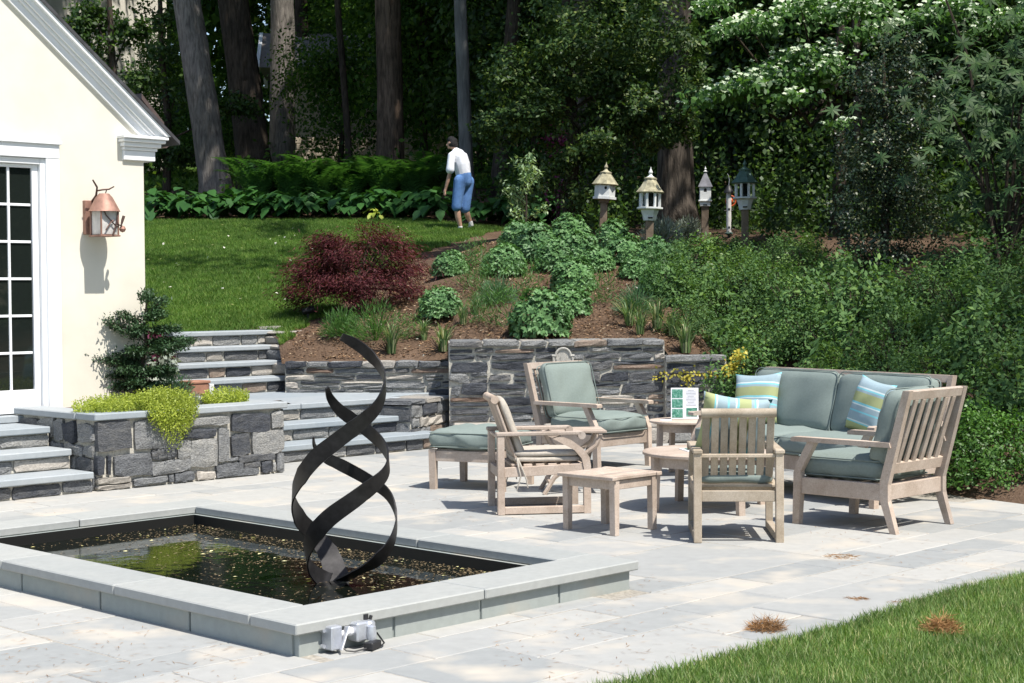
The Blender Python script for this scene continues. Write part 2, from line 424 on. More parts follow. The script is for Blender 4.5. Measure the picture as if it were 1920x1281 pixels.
# ================================================================== terrain
FR = [(-40, 16.0, .5, .35), (-6.5, 16.2, .5, .35), (-4.08, 16.9, .52, .35), (-4.02, 18.75, 1.10, .3), (-3.0, 19.78, 1.13, .3), (-2.72, 19.2, 1.05, .3),
      (-2.55, 18.28, .80, .45), (-1.5, 18.2, .80, .45), (-.70, 18.10, .84, .42), (-.64, 17.9, .97, .42), (-.2, 17.56, 1.02, .3), (1.58, 17.62, 1.06, .3), (1.68, 17.5, .86, .4),
      (2.24, 17.5, .86, .4), (2.36, 16.9, .02, .3), (2.62, 15.3, .0, .22), (3.1, 13.2, 0, .2), (3.45, 12.35, 0, .2), (3.9, 11.65, 0, .2), (6, 8.8, 0, .2), (12, 4, 0, .16), (40, -4, 0, .1)]
FRa = np.array(FR)
def front(X): return np.interp(X, FRa[:, 0], FRa[:, 1])
def sstep(t):
    t = np.clip(t, 0, 1); return t * t * (3 - 2 * t)
def lawn_z(Y): return np.where(Y < 31.5, 1.14 + .152 * (Y - 19.5), 2.964 + .126 * (Y - 31.5))
def lawn_edge(Y): return np.interp(Y, [19.3, 21, 24, 26.6, 29.0, 30.2], [-2.55, -2.25, -1.75, -1.4, -.45, .1])
def H(X, Y):
    X = np.asarray(X, dtype=float); Y = np.asarray(Y, dtype=float)
    fr = front(X); zf = np.interp(X, FRa[:, 0], FRa[:, 2]); s = np.interp(X, FRa[:, 0], FRa[:, 3])
    zl = lawn_z(Y); cap = np.where(Y < 30, 2.27 + .065 * (Y - 22.8), zl)
    zb = np.minimum(1.02 + .25 * (Y - 17.8), cap)
    zr = np.minimum(s * (Y - fr), cap)
    zb = zb + (zr - zb) * sstep((X - 1.8) / 1.0)
    base = zl + (zb - zl) * sstep((X - lawn_edge(Y)) / 1.9)
    ft = zf + s * (Y - fr)
    k = .12; h_ = np.clip(.5 + .5 * (ft - base) / k, 0, 1)
    z = ft + (base - ft) * h_ - k * h_ * (1 - h_) * .6
    return np.where(Y < fr - .02, 0.0, z)
def G(px, py):                                 # pixel on the hillside
    d = ray(px, py); t0 = 10.0
    for i in range(1500):
        t = 10.0 + i * .04; p = d * t
        if CAMH + p.z < float(H(p.x, p.y)) and p.y > float(front(p.x)): return Vector((p.x, p.y, float(H(p.x, p.y))))
    return Vector((d.x * 40, d.y * 40, float(H(d.x * 40, d.y * 40))))
def ground(x, y): return Vector((x, y, float(H(x, y))))
xs = np.unique(np.round(np.concatenate([np.linspace(-40, -8, 17), np.linspace(-8, 7, 121), np.linspace(7, 40, 18), FRa[:, 0]]), 3))
ts = np.concatenate([np.linspace(0, 16, 70), np.linspace(16.6, 75, 40)])
Xg, Tg = np.meshgrid(xs, ts, indexing='ij'); Yg = front(Xg) + Tg; Zg = H(Xg, Yg)
bump_ = (np.sin(Xg * 3.1 + Yg * 1.7) + np.sin(Xg * 1.3 - Yg * 2.9)) * .012 * (Tg > .3) * (Xg > lawn_edge(Yg)) * (Yg < 32)
bump_ -= .10 * ((Xg < lawn_edge(Yg) - .3) & (Yg < 31) & (Tg > .5) & (Xg > -8.8))
vs = np.stack([Xg, Yg, Zg + bump_], -1).reshape(-1, 3); nr = len(ts)
fs = [(i * nr + j, (i + 1) * nr + j, (i + 1) * nr + j + 1, i * nr + j + 1) for i in range(len(xs) - 1) for j in range(nr - 1)]
me = bpy.data.meshes.new('hillside'); me.from_pydata(vs.tolist(), [], fs); me.polygons.foreach_set('use_smooth', [True] * len(fs)); me.update()
structure(link('hillside', me, 'mulch'))
# the ground everything stands on, out to the horizon
mb = MB(); mb.add([(-300, -300, -.16), (300, -300, -.16), (300, 300, -.16), (-300, 300, -.16)], [(0, 1, 2, 3)])
structure(mb.build('ground', 'lawn_soil'))
def sheet(name, x0, x1, y0, y1, inside, mat, dz, step=.22):
    X = np.arange(x0, x1, step); Y = np.arange(y0, y1, step); A, B = np.meshgrid(X, Y, indexing='ij')
    Zs = H(A, B) + dz; m_ = inside(A, B); n = len(Y)
    vs = np.stack([A, B, Zs], -1).reshape(-1, 3)
    fs = [(i * n + j, (i + 1) * n + j, (i + 1) * n + j + 1, i * n + j + 1) for i in range(len(X) - 1) for j in range(n - 1)
          if m_[i, j] and m_[i + 1, j] and m_[i + 1, j + 1] and m_[i, j + 1]]
    me = bpy.data.meshes.new(name); me.from_pydata(vs.tolist(), [], fs); me.polygons.foreach_set('use_smooth', [True] * len(fs)); me.update()
    bm = bmesh.new(); bm.from_mesh(me); bmesh.ops.delete(bm, geom=[q for q in bm.verts if not q.link_faces], context='VERTS'); bm.to_mesh(me); bm.free()
    return structure(link(name, me, mat))
def lawn_far(X): return np.interp(X, [-9, -1.8, -.8, .2], [31.6, 31.4, 30.4, 29.6])
def lawn_in(X, Y): return (X < lawn_edge(Y)) & (Y > front(X) + .12) & (Y < lawn_far(X)) & (X > -9)
sheet('lawn', -9, .6, 18.4, 32, lawn_in, 'lawn_soil', .016, .15)
sheet('far_lawn', -14, 1, 39, 58, lambda X, Y: (Y > 40 + .4 * np.sin(X * 2)), 'lawn_soil', .03, .6)
LAWN2 = [(-2.0, 4.4), (.484, 6.612), (1.011, 7.144), (1.467, 7.579), (1.945, 8.14), (2.324, 8.562), (2.775, 8.943), (4.2, 9.7), (7.0, 10.2)]
def lawn2_y(X): return np.interp(X, [p[0] for p in LAWN2], [p[1] for p in LAWN2])
X = np.linspace(-2, 12, 141); vs = []; fs = []
for i, x in enumerate(X):
    y1 = float(lawn2_y(x)); vs += [(x, y1, -.012), (x, y1 - .05, .022), (x, y1 - .6, .03), (x, -12, .03)]
    if i: fs += [((i - 1) * 4 + k, i * 4 + k, i * 4 + k + 1, (i - 1) * 4 + k + 1) for k in range(3)]
mb = MB(); mb.add(vs, fs); structure(mb.build('front_lawn', 'lawn_soil', smooth=True))

# ================================================================== patio of flagstones
POOL = (4.40, 6.70, 5.63, 9.62); PIN = (4.72, 6.42, 5.97, 9.30)
mb = MB()
mb.add([W(-6, -8, -.0035), W(POOL[0] + .05, -8, -.0035), W(POOL[0] + .05, 20, -.0035), W(-6, 20, -.0035)], [(0, 1, 2, 3)])
mb.add([W(POOL[1] - .05, -8, -.0035), W(20, -8, -.0035), W(20, 20, -.0035), W(POOL[1] - .05, 20, -.0035)], [(0, 1, 2, 3)])
mb.add([W(POOL[0] + .05, -8, -.0035), W(POOL[1] - .05, -8, -.0035), W(POOL[1] - .05, POOL[2] + .05, -.0035), W(POOL[0] + .05, POOL[2] + .05, -.0035)], [(0, 1, 2, 3)])
mb.add([W(POOL[0] + .05, POOL[3] - .05, -.0035), W(POOL[1] - .05, POOL[3] - .05, -.0035), W(POOL[1] - .05, 20, -.0035), W(POOL[0] + .05, 20, -.0035)], [(0, 1, 2, 3)])
patio = structure(mb.build('patio', 'joint_sand'))
cs = .31; nu, nv_ = 60, 66; used = np.zeros((nu, nv_), bool); tiles = []
shapes = [(2, 3), (3, 2), (2, 2), (3, 3), (4, 2), (2, 4), (3, 4), (4, 3), (1, 2), (2, 1)]
u00, v00 = -2.0, -1.0
for i in range(nu):
    for j in range(nv_):
        if used[i, j]: continue
        cand = shapes[:]; rng.shuffle(cand)
        for a, b_ in cand + [(1, 1)]:
            if i + a <= nu and j + b_ <= nv_ and not used[i:i + a, j:j + b_].any():
                used[i:i + a, j:j + b_] = True; tiles.append((u00 + i * cs, v00 + j * cs, a * cs, b_ * cs)); break
def visible(p, m=.8): return p.y > 5.2 and abs(p.x) < p.y * .31 + m
nt_ = 0
for (a, b_, la, lb) in tiles:
    c = W(a + la / 2, b_ + lb / 2)
    rad = max(la, lb) * .72
    if not visible(c): continue
    if c.y < float(lawn2_y(c.x)) - .75 or c.y > float(front(c.x)) + .6: continue
    if b_ > 11.75 and a + la < 8.8: continue
    if b_ > 12.4 and a + la < 11.3: continue
    ua, ub, va, vb = a, a + la, b_, b_ + lb                       # trim tiles at the pool
    if ub > POOL[0] + .06 and ua < POOL[1] - .06 and vb > POOL[2] + .06 and va < POOL[3] - .06:
        if ua < POOL[0]: ub = POOL[0] + .05
        elif ub > POOL[1]: ua = POOL[1] - .05
        elif va < POOL[2]: vb = POOL[2] + .05
        elif vb > POOL[3]: va = POOL[3] - .05
        else: continue
        if ub - ua < .06 or vb - va < .06: continue
    gp = .007 + rng.random() * .003; la2, lb2 = ub - ua - gp, vb - va - gp
    mt = MB(); mt.box((0, 0, -.03), (la2, lb2, .06), None, .005)
    M = W((ua + ub) / 2, (va + vb) / 2, rng.uniform(-.0025, .0025))
    o = mt.build('flagstone', 'bluestone', patio); o.location = M
    o.rotation_euler = (rng.uniform(-.002, .002), rng.uniform(-.002, .002), math.atan2(GU.y, GU.x)); nt_ += 1
print('flagstones', nt_)

# ================================================================== stone masonry helpers
def stone_mesh(wd, ht, dp, rough=.012, irregular=.05):
    nx, nz = (5, 4) if wd > .16 else (4, 4)
    jx = [0, .06] + [.5] * 0; xs_ = np.linspace(-.5, .5, nx); zs_ = np.linspace(-.5, .5, nz)
    vs = []; idx = {}
    sk = [rng.uniform(-1, 1) * irregular * min(wd, ht) * 1.6 for _ in range(8)]
    for i, a in enumerate(xs_):
        for k, c in enumerate(zs_):
            ex, ez = i in (0, nx - 1), k in (0, nz - 1)
            x, z = a * wd, c * ht
            fx, fz = a + .5, c + .5                               # skew the outline
            z += (sk[0] * (1 - fx) + sk[1] * fx) * (1 - fz) + (sk[2] * (1 - fx) + sk[3] * fx) * fz
            x += (sk[4] * (1 - fz) + sk[5] * fz) * (1 - fx) + (sk[6] * (1 - fz) + sk[7] * fz) * fx
            if ex and ez: x *= rng.uniform(.93, 1.0); z *= rng.uniform(.84, .99)
            y = -dp + rng.uniform(-rough, rough)
            if ex or ez: y = -dp * .72 + rng.uniform(-.007, .005); x += rng.uniform(-.006, .006) * (not ex); z += rng.uniform(-.007, .007) * (not (ez and False))
            else: x *= 1.22 if nx == 4 else 1.5 if abs(a) > .1 else 1; z *= 1.9 if True else 1
            idx[(i, k)] = len(vs); vs.append((x, y, z))
    fs = [(idx[i, k], idx[i + 1, k], idx[i + 1, k + 1], idx[i, k + 1]) for i in range(nx - 1) for k in range(nz - 1)]
    ring = [(i, 0) for i in range(nx)] + [(nx - 1, k) for k in range(1, nz)] + [(i, nz - 1) for i in range(nx - 2, -1, -1)] + [(0, k) for k in range(nz - 2, 0, -1)]
    back = []
    for r_ in ring:
        q = vs[idx[r_]]; back.append(len(vs)); vs.append((q[0], .03, q[2]))
    for n in range(len(ring)):
        m_ = (n + 1) % len(ring); fs.append((idx[ring[n]], back[n], back[m_], idx[ring[m_]]))
    mb = MB(); mb.add(vs, fs); return mb.mesh('stone', False)
def pick(ws):
    r_ = rng.random() * sum(w_ for _, w_ in ws)
    for n, w_ in ws:
        r_ -= w_
        if r_ <= 0: return n
    return ws[-1][0]
def put_stone(parent, x, z, wd, ht, dp, y0, mats, gap=.012, irr=.05, rough=.012, name='stone'):
    """stone in a wall whose front face is local y = y0, local x along, z up"""
    o = link(name, stone_mesh(max(wd - gap, .02), max(ht - gap, .015), dp, rough, irr), pick(mats), parent)
    o.location = (x, y0, z); return o
def coursed(parent, x0, x1, z0, z1, y0, mats, hmin, hmax, lmin, lmax, dp=.03, gap=.014, irr=.05):
    z = z0
    while z < z1 - .01:
        h_ = rng.uniform(hmin, hmax)
        if z1 - z - h_ < hmin: h_ = z1 - z if z1 - z < hmax * 1.15 else (z1 - z) / 2
        x = x0 - rng.random() * lmin * .5
        x = x0
        while x < x1 - .01:
            L = rng.uniform(lmin, lmax)
            if x1 - x - L < lmin * .8: L = x1 - x
            if h_ > hmin * 1.6 and rng.random() < .3:             # two thin stones in place of one
                s_ = h_ * rng.uniform(.38, .6)
                put_stone(parent, x + L / 2, z + s_ / 2, L, s_, dp, y0, mats, gap, irr)
                put_stone(parent, x + L / 2, z + s_ + (h_ - s_) / 2, L, h_ - s_, dp, y0, mats, gap, irr)
            else: put_stone(parent, x + L / 2, z + h_ / 2, L, h_, dp * rng.uniform(.7, 1.3), y0, mats, gap, irr)
            x += L
        z += h_
UROT = math.atan2(GU.y, GU.x)
DARK = [('schist', 7), ('grey_stone', 2.2), ('rust_stone', .5), ('pale_stone', .6)]
MIX = [('schist', 3), ('grey_stone', 6), ('pale_stone', 1.6), ('rust_stone', .5)]
LIGHT = [('grey_stone', 5), ('pale_stone', 3), ('schist', 2), ('rust_stone', .7)]

# ---- retaining walls behind the patio
def retaining(name, label, p0, p1, z1, mats, hmin, hmax, lmin, lmax, z0=0.0, thick=.35, irr=.05, dp=.035, caps=None):
    p0 = Vector((*p0, 0)); p1 = Vector((*p1, 0)); d = p1 - p0; L = d.length
    t = thing(name, label, 'wall', p0, math.atan2(d.y, d.x))
    mb = MB(); mb.box((L / 2, thick / 2, (z0 + z1) / 2 - .12), (L, thick, z1 - z0 + .2)); mb.build('mortar', 'mortar', t)
    top = z1 - (.075 if caps else 0)
    coursed(t, 0, L, z0, top, .0, mats, hmin, hmax, lmin, lmax, dp, .022, irr)
    if caps:
        x = 0
        while x < L - .02:
            l_ = rng.uniform(*caps); l_ = L - x if L - x - l_ < .15 else l_
            o = put_stone(t, x + l_ / 2, z1 - .034, l_, .08, .05, .0, MIX, .012, .08, .01, 'cap_stone')
            mb = MB(); mb.box((x + l_ / 2, thick / 2 + .005, z1 - .03), (l_ - .02, thick - .01, .05), None, .012)
            mb.build('cap_stone', pick(MIX), t); x += l_
    return t
low_wall = retaining('retaining_wall', 'low pale dry-looking stone wall holding the mulch bed beside the upper steps', (-2.50, 18.16), (-.60, 18.02), .83, LIGHT, .04, .10, .16, .5, .44, .4, .10, .024, (.2, .42))
tall_wall = retaining('retaining_wall', 'tall dark stone retaining wall with a carved plaque on its face', (-.66, 17.24), (1.60, 17.34), 1.07, DARK, .055, .135, .12, .46, 0, .8, .13, .024, (.2, .42))
end_wall = retaining('retaining_wall', 'short lower stone wall hung with yellow vine beside the leafy bank', (1.60, 17.24), (2.24, 17.27), .90, DARK, .07, .14, .2, .45, 0, .4, .12, .026, (.3, .6))
# left return of the tall wall down to the lower steps
t = thing('retaining_wall', 'stepped stone cheek wall closing the lower steps against the tall wall', 'wall', (-1.02, 16.72, 0), math.atan2(.86, .40))
mb = MB(); mb.box((.45, .2, .2), (.9, .36, .44)); mb.build('mortar', 'mortar', t)
coursed(t, 0, .9, 0, .44, .02, MIX, .07, .13, .16, .4, .03)
for (y_, z_, w_, h_) in [(.11, .07, .19, .13), (.30, .06, .17, .11), (.10, .2, .17, .12), (.29, .19, .2, .14), (.2, .34, .36, .15)]:
    o = put_stone(t, 0, 0, w_, h_, .03, 0, MIX, .012, .1); o.location = (.005, y_, z_); o.rotation_euler = (0, 0, -math.pi / 2)
for k_, (x0_, x1_) in enumerate([(-.03, .28), (.29, .62), (.63, .92)]):
    mb = MB(); mb.box(((x0_ + x1_) / 2, .2, .455 + .004 * k_), (x1_ - x0_, .42 + .02 * k_, .05), None, .014); me = mb.mesh('cap_stone')
    for q in me.vertices: q.co += Vector((rng.uniform(-.012, .012), rng.uniform(-.012, .012), rng.uniform(-.006, .006)))
    link('cap_stone', me, pick(LIGHT), t)
# stone ledge along the foot of the tall wall
t = thing('stone_ledge', 'low ledge of flat stones along the foot of the tall wall', 'ledge', (-.62, 17.16, 0), math.atan2(.10, 2.32))
x = 0
while x < 2.3:
    l_ = rng.uniform(.3, .6); put_stone(t, x + l_ / 2, .09, l_, .17, .05, -.16, MIX, .012, .05)
    mb = MB(); mb.box((x + l_ / 2, -.07, .19), (l_ - .012, .28, .05), None, .012); mb.build('cap_stone', pick([('pale_stone', 2), ('grey_stone', 1)]), t); x += l_

# ---- steps
def slab(parent, a0, a1, v0, v1, ztop, th=.055, name='tread', mat='tread_stone', n=1, jit=0.0):
    for i in range(n):
        b0 = a0 + (a1 - a0) * i / n; b1 = a0 + (a1 - a0) * (i + 1) / n
        mb = MB(); mb.box((0, 0, 0), (b1 - b0 - (.008 if n > 1 else 0), v1 - v0, th), None, .008)
        o = mb.build(name, mat, parent); o.matrix_world = Matrix.Translation(W((b0 + b1) / 2, (v0 + v1) / 2, ztop - th / 2)) @ Matrix.Rotation(UROT, 4, 'Z')
def riser(parent, a0, a1, v0, z0, z1, mats):
    mb = MB(); mb.box(((a1 - a0) / 2, .15, (z1 - z0) / 2), (a1 - a0, .25, z1 - z0 - .004)); o = mb.build('mortar', 'mortar', parent)
    o.matrix_world = Matrix.Translation(W(a0, v0, z0)) @ Matrix.Rotation(UROT, 4, 'Z')
    x = a0
    while x < a1 - .02:
        L = rng.uniform(.22, .5); L = a1 - x if a1 - x - L < .18 else L
        o = put_stone(parent, 0, 0, L, z1 - z0, .022, 0, mats, .018, .03, .006)
        o.matrix_world = Matrix.Translation(W(x + L / 2, v0 + .025, (z0 + z1) / 2)) @ Matrix.Rotation(UROT, 4, 'Z'); x += L
RIS = [('grey_stone', 5), ('pale_stone', 2.5), ('rust_stone', 1.4), ('schist', 2)]
st = thing('stone_steps', 'three wide bluestone steps with rubble risers up to the landing beside the planter', 'steps')
CS = 12.25
for i in range(3):
    z = .163 * (i + 1); v0 = CS + .34 * i
    a0 = 8.86; a1 = 11.36 + (.06 if i == 0 else .02 * i)
    riser(st, a0, a1, v0, .163 * i, z - .055, RIS)
    if i < 2: slab(st, a0, a1 + .03, v0 - .03, v0 + .37, z)
slab(st, 8.86, 11.5, CS + .65, CS + 1.5, .489, name='landing_slab', n=2)
slab(st, 8.86, 12.7, CS + 1.51, 14.95, .487, name='landing_slab', n=3)
slab(st, 11.5, 12.7, CS + .95, CS + 1.5, .485, name='landing_slab')
st2 = thing('stone_steps', 'narrower flight of four bluestone steps climbing from the landing to the lawn', 'steps')
CU = 14.72
for i in range(4):
    z = .489 + .164 * (i + 1); v0 = CU + .33 * i
    a0, a1 = [(10.02, 11.46), (10.2, 11.62), (10.42, 11.84), (10.6, 12.03)][i]
    riser(st2, a0, a1, v0, .489 + .164 * i, z - .05, RIS)
    slab(st2, a0 - .03, a1, v0 - .03, v0 + .36, z, .05)
    mb = MB(); mb.box((0, 0, 0), (a1 - a0 - .02, .30, z - .06)); o = mb.build('fill', 'mortar', st2)
    o.matrix_world = Matrix.Translation(W((a0 + a1) / 2, v0 + .22, (z - .06) / 2)) @ Matrix.Rotation(UROT, 4, 'Z')
# stones stacked as the right cheek of the upper flight
ck = thing('stacked_stones', 'pale flat stones stacked as a cheek beside the top steps', 'stones')
for (a0, a1, v0, v1, z0, z1) in [(11.64, 12.1, CU + .33, CU + .7, .80, .93), (11.66, 12.12, CU + .33, CU + .7, .93, .99), (11.86, 12.26, CU + .66, CU + 1.02, .98, 1.09), (11.88, 12.3, CU + .66, CU + 1.04, 1.09, 1.14), (12.05, 12.42, CU + 1.0, CU + 1.4, 1.12, 1.19), (11.48, 12.0, CU + .02, CU + .4, .48, .66), (11.47, 12.02, CU + .03, CU + .4, .66, .80), (12.0, 12.5, CU - .1, CU + .4, .48, .78)]:
    mb = MB(); mb.box((0, 0, 0), (a1 - a0, v1 - v0, z1 - z0 - .008), None, .02)
    me = mb.mesh('stone'); 
    for q in me.vertices: q.co += Vector((rng.uniform(-.015, .015), rng.uniform(-.015, .015), rng.uniform(-.008, .008)))
    o = link('stone', me, pick([('pale_stone', 3), ('grey_stone', 2)]), ck)
    o.matrix_world = Matrix.Translation(W((a0 + a1) / 2, (v0 + v1) / 2, (z0 + z1) / 2)) @ Matrix.Rotation(UROT + rng.uniform(-.05, .05), 4, 'Z')
ds = thing('stone_steps', 'three bluestone door steps rising to the white glazed door', 'steps')
for i in range(3):
    z = .165 * (i + 1); v0 = 11.62 + .33 * i
    riser(ds, 4.4, 7.06, v0, .165 * i, z - .055, RIS); slab(ds, 4.4, 7.05, v0 - .03, (v0 + .36) if i < 2 else 12.9, z, .055)

# ---- planter
CPV = 11.62; PU0, PU1, PZ = 7.09, 8.97, .625
pl = thing('stone_planter', 'raised rubble stone planter with bluestone caps between the door steps and garden steps', 'planter')
mb = MB()
mb.add([W(PU0 + .02, CPV + .02, -.05), W(PU1 - .02, CPV + .02, -.05), W(PU1 - .02, 12.92, -.05), W(PU0 + .02, 12.92, -.05), W(PU0 + .02, CPV + .02, PZ - .055), W(PU1 - .02, CPV + .02, PZ - .055), W(PU1 - .02, 12.92, PZ - .055), W(PU0 + .02, 12.92, PZ - .055)],
       [(0, 1, 5, 4), (1, 2, 6, 5), (2, 3, 7, 6), (3, 0, 4, 7), (4, 5, 6, 7)])
mb.build('mortar', 'mortar', pl)
def face_stone(x0, y0, x1, y1, zoomx, mats, c=CPV):
    k = .18738; pxa, pya, pxb, pyb = zoomx + x0 * k, 720 + y0 * k, zoomx + x1 * k, 720 + y1 * k
    a0, zt = onV(pxa, (pya), c); a1, zb_ = onV(pxb, pyb, c)
    a0b, zt2 = onV(pxb, pya, c); zb2 = onV(pxa, pyb, c)[1]
    a0 = max(a0, PU0 + .004); a1 = min(a1, PU1 - .004)
    zc, hh = (zt + zt2 + zb_ + zb2) / 4, ((zt + zt2) - (zb_ + zb2)) / 2
    if zc - hh / 2 < .01: hh = zc + hh / 2 - .01; zc = .01 + hh / 2
    if zc + hh / 2 > PZ - .06: hh = PZ - .06 - (zc - hh / 2); zc = PZ - .06 - hh / 2
    if a1 - a0 < .03 or hh < .02: return
    o = put_stone(pl, 0, 0, a1 - a0, hh, .032, 0, mats, .004, .05, .008)
    o.matrix_world = Matrix.Translation(W((a0 + a1) / 2, c + .012, zc)) @ Matrix.Rotation(UROT, 4, 'Z')
PM = [('grey_stone', 5), ('schist', 2)]
for q in [(330, 355, 410, 405), (405, 325, 800, 415), (815, 290, 1200, 490), (1218, 270, 1362, 445), (335, 445, 662, 542), (275, 552, 410, 748), (415, 552, 672, 832), (682, 442, 802, 782), (812, 508, 1000, 712),
          (1018, 466, 1362, 702), (25, 640, 268, 758), (20, 765, 412, 895), (795, 730, 885, 775), (888, 702, 1255, 778), (1265, 690, 1358, 892), (665, 790, 938, 872), (945, 782, 1112, 845), (1122, 772, 1218, 905),
          (1228, 780, 1262, 900), (188, 905, 240, 1005), (250, 880, 452, 995), (-155, 350, 322, 642), (-165, 930, 180, 1020)]: face_stone(*q, 280, PM)
for q in [(470, 872, 664, 968)]: face_stone(*q, 280, [('pale_stone', 1)])
for q in [(668, 850, 1092, 958)]: face_stone(*q, 280, PM)
for q in [(935, 380, 1310, 676), (1138, 685, 1512, 935), (1068, 715, 1110, 915), (968, 715, 1048, 915)]: face_stone(*q, 0, PM)
for q in [(955, 925, 1310, 1000), (950, 1005, 1315, 1085)]: face_stone(*q, 0, [('pale_stone', 1)])
lf = thing('tmp', 'x', 'x'); 
# left and right faces of the planter: coursed rubble
def side_face(a, v0, v1, facing, mats):
    n0 = set(bpy.data.objects.keys())
    z = .012
    while z < PZ - .08:
        h_ = rng.uniform(.09, .19); h_ = PZ - .06 - z if PZ - .06 - z - h_ < .07 else h_; x = v0
        while x < v1 - .02:
            L = rng.uniform(.12, .3); L = v1 - x if v1 - x - L < .09 else L
            o = put_stone(pl, 0, 0, L, h_, .03, 0, mats, .02, .1)
            o.matrix_world = Matrix.Translation(W(a + (.012 if facing < 0 else -.012), x + L / 2, z + h_ / 2)) @ Matrix.Rotation(UROT + (-math.pi / 2 if facing < 0 else math.pi / 2), 4, 'Z'); x += L
        z += h_
bpy.data.objects.remove(lf)
side_face(PU0, CPV + .03, 12.85, -1, PM); side_face(PU1, CPV + .03, 12.6, 1, PM)
slab(pl, PU0 - .03, PU1 + .03, CPV - .03, CPV + .27, PZ, .055, 'cap_slab', 'tread_stone', 2)
slab(pl, PU0 - .03, PU0 + .26, CPV + .275, 12.88, PZ - .001, .055, 'cap_slab')
slab(pl, PU1 - .25, PU1 + .03, CPV + .275, 12.9, PZ - .001, .055, 'cap_slab')
mb = MB(); mb.add([W(PU0 + .2, CPV + .2, PZ - .03), W(PU1 - .2, CPV + .2, PZ - .03), W(PU1 - .2, 12.95, PZ - .03), W(PU0 + .2, 12.95, PZ - .03)], [(0, 1, 2, 3)]); mb.build('soil', 'mulch', pl)
# soil behind the planter, up beside the flight of steps
mb = MB(); vs = []; fs = []
for i in range(9):
    for j in range(9):
        a = 8.45 + 1.7 * i / 8; b_ = 12.92 + 3.6 * j / 8; p = W(a, b_)
        vs.append((p.x, p.y, .50 + .28 * max(0, j - 4) / 8 * 2 + .04 * math.sin(i * 2.1 + j)))
fs = [(i * 9 + j, (i + 1) * 9 + j, (i + 1) * 9 + j + 1, i * 9 + j + 1) for i in range(8) for j in range(8)]
mb.add(vs, fs); structure(mb.build('garden_bed', 'mulch', smooth=True))

# ================================================================== pool
pool = thing('reflecting_pool', 'low square-edged stone pool with bluestone coping set in the patio', 'pool')
RT = .15
def pslab(a0, a1, v0, v1, n, along_u):
    for i in range(n):
        if along_u: q = (a0 + (a1 - a0) * i / n, a0 + (a1 - a0) * (i + 1) / n, v0, v1)
        else: q = (a0, a1, v0 + (v1 - v0) * i / n, v0 + (v1 - v0) * (i + 1) / n)
        mb = MB(); mb.box((0, 0, 0), (q[1] - q[0] - .006, q[3] - q[2] - .006, .05), None, .006)
        o = mb.build('coping_slab', 'coping_stone', pool)
        o.matrix_world = Matrix.Translation(W((q[0] + q[1]) / 2, (q[2] + q[3]) / 2, RT - .025)) @ Matrix.Rotation(UROT, 4, 'Z')
pslab(POOL[0], POOL[1], POOL[2], PIN[2], 2, True); pslab(POOL[0], POOL[1], PIN[3], POOL[3], 2, True)
pslab(POOL[0], PIN[0], PIN[2], PIN[3], 3, False); pslab(PIN[1], POOL[1], PIN[2], PIN[3], 3, False)
def ppanel(a0, a1, v0, v1, n, along_u):
    for i in range(n):
        if along_u: q = (a0 + (a1 - a0) * i / n + .008, a0 + (a1 - a0) * (i + 1) / n - .008, v0, v1)
        else: q = (a0, a1, v0 + (v1 - v0) * i / n + .008, v0 + (v1 - v0) * (i + 1) / n - .008)
        mb = MB(); mb.box((0, 0, 0), (q[1] - q[0], q[3] - q[2], .16), None, .003)
        o = mb.build('rim_stone', 'coping_riser', pool)
        o.matrix_world = Matrix.Translation(W((q[0] + q[1]) / 2, (q[2] + q[3]) / 2, .0175)) @ Matrix.Rotation(UROT, 4, 'Z')
O = .035
ppanel(POOL[0] + O, POOL[1] - O, POOL[2] + O, POOL[2] + O + .03, 4, True); ppanel(POOL[0] + O, POOL[0] + O + .03, POOL[2] + O + .035, POOL[3] - O, 5, False)
ppanel(POOL[1] - O - .03, POOL[1] - O, POOL[2] + O + .035, POOL[3] - O, 5, False)
mb = MB()                                        # mortar core + dark inner lining
for q in [(POOL[0] + O + .012, POOL[1] - O - .012, POOL[2] + O + .012, PIN[2] + .02), (POOL[0] + O + .012, POOL[1] - O - .012, PIN[3] - .02, POOL[3] - O - .012), (POOL[0] + O + .012, PIN[0] + .02, PIN[2] + .02, PIN[3] - .02), (PIN[1] - .02, POOL[1] - O - .012, PIN[2] + .02, PIN[3] - .02)]:
    z0, z1 = -.05, RT - .052
    mb.add([W(q[0], q[2], z0), W(q[1], q[2], z0), W(q[1], q[3], z0), W(q[0], q[3], z0), W(q[0], q[2], z1), W(q[1], q[2], z1), W(q[1], q[3], z1), W(q[0], q[3], z1)], [(0, 1, 5, 4), (1, 2, 6, 5), (2, 3, 7, 6), (3, 0, 4, 7), (4, 5, 6, 7)])
mb.build('rim_core', 'coping_riser', pool)
mb = MB(); i0 = (PIN[0] + .022, PIN[1] - .022, PIN[2] + .022, PIN[3] - .022)
c_ = [W(i0[0], i0[2]), W(i0[1], i0[2]), W(i0[1], i0[3]), W(i0[0], i0[3])]
mb.add([q + Vector((0, 0, -.35)) for q in c_] + [q + Vector((0, 0, RT - .053)) for q in c_], [(0, 1, 2, 3), (0, 1, 5, 4), (1, 2, 6, 5), (2, 3, 7, 6), (3, 0, 4, 7)])
mb.build('liner', 'pool_liner', pool)
mb = MB(); WZ = .035
mb.add([W(i0[0], i0[2], WZ), W(i0[1], i0[2], WZ), W(i0[1], i0[3], WZ), W(i0[0], i0[3], WZ)], [(0, 1, 2, 3)])
structure(mb.build('water', 'pond_water'))

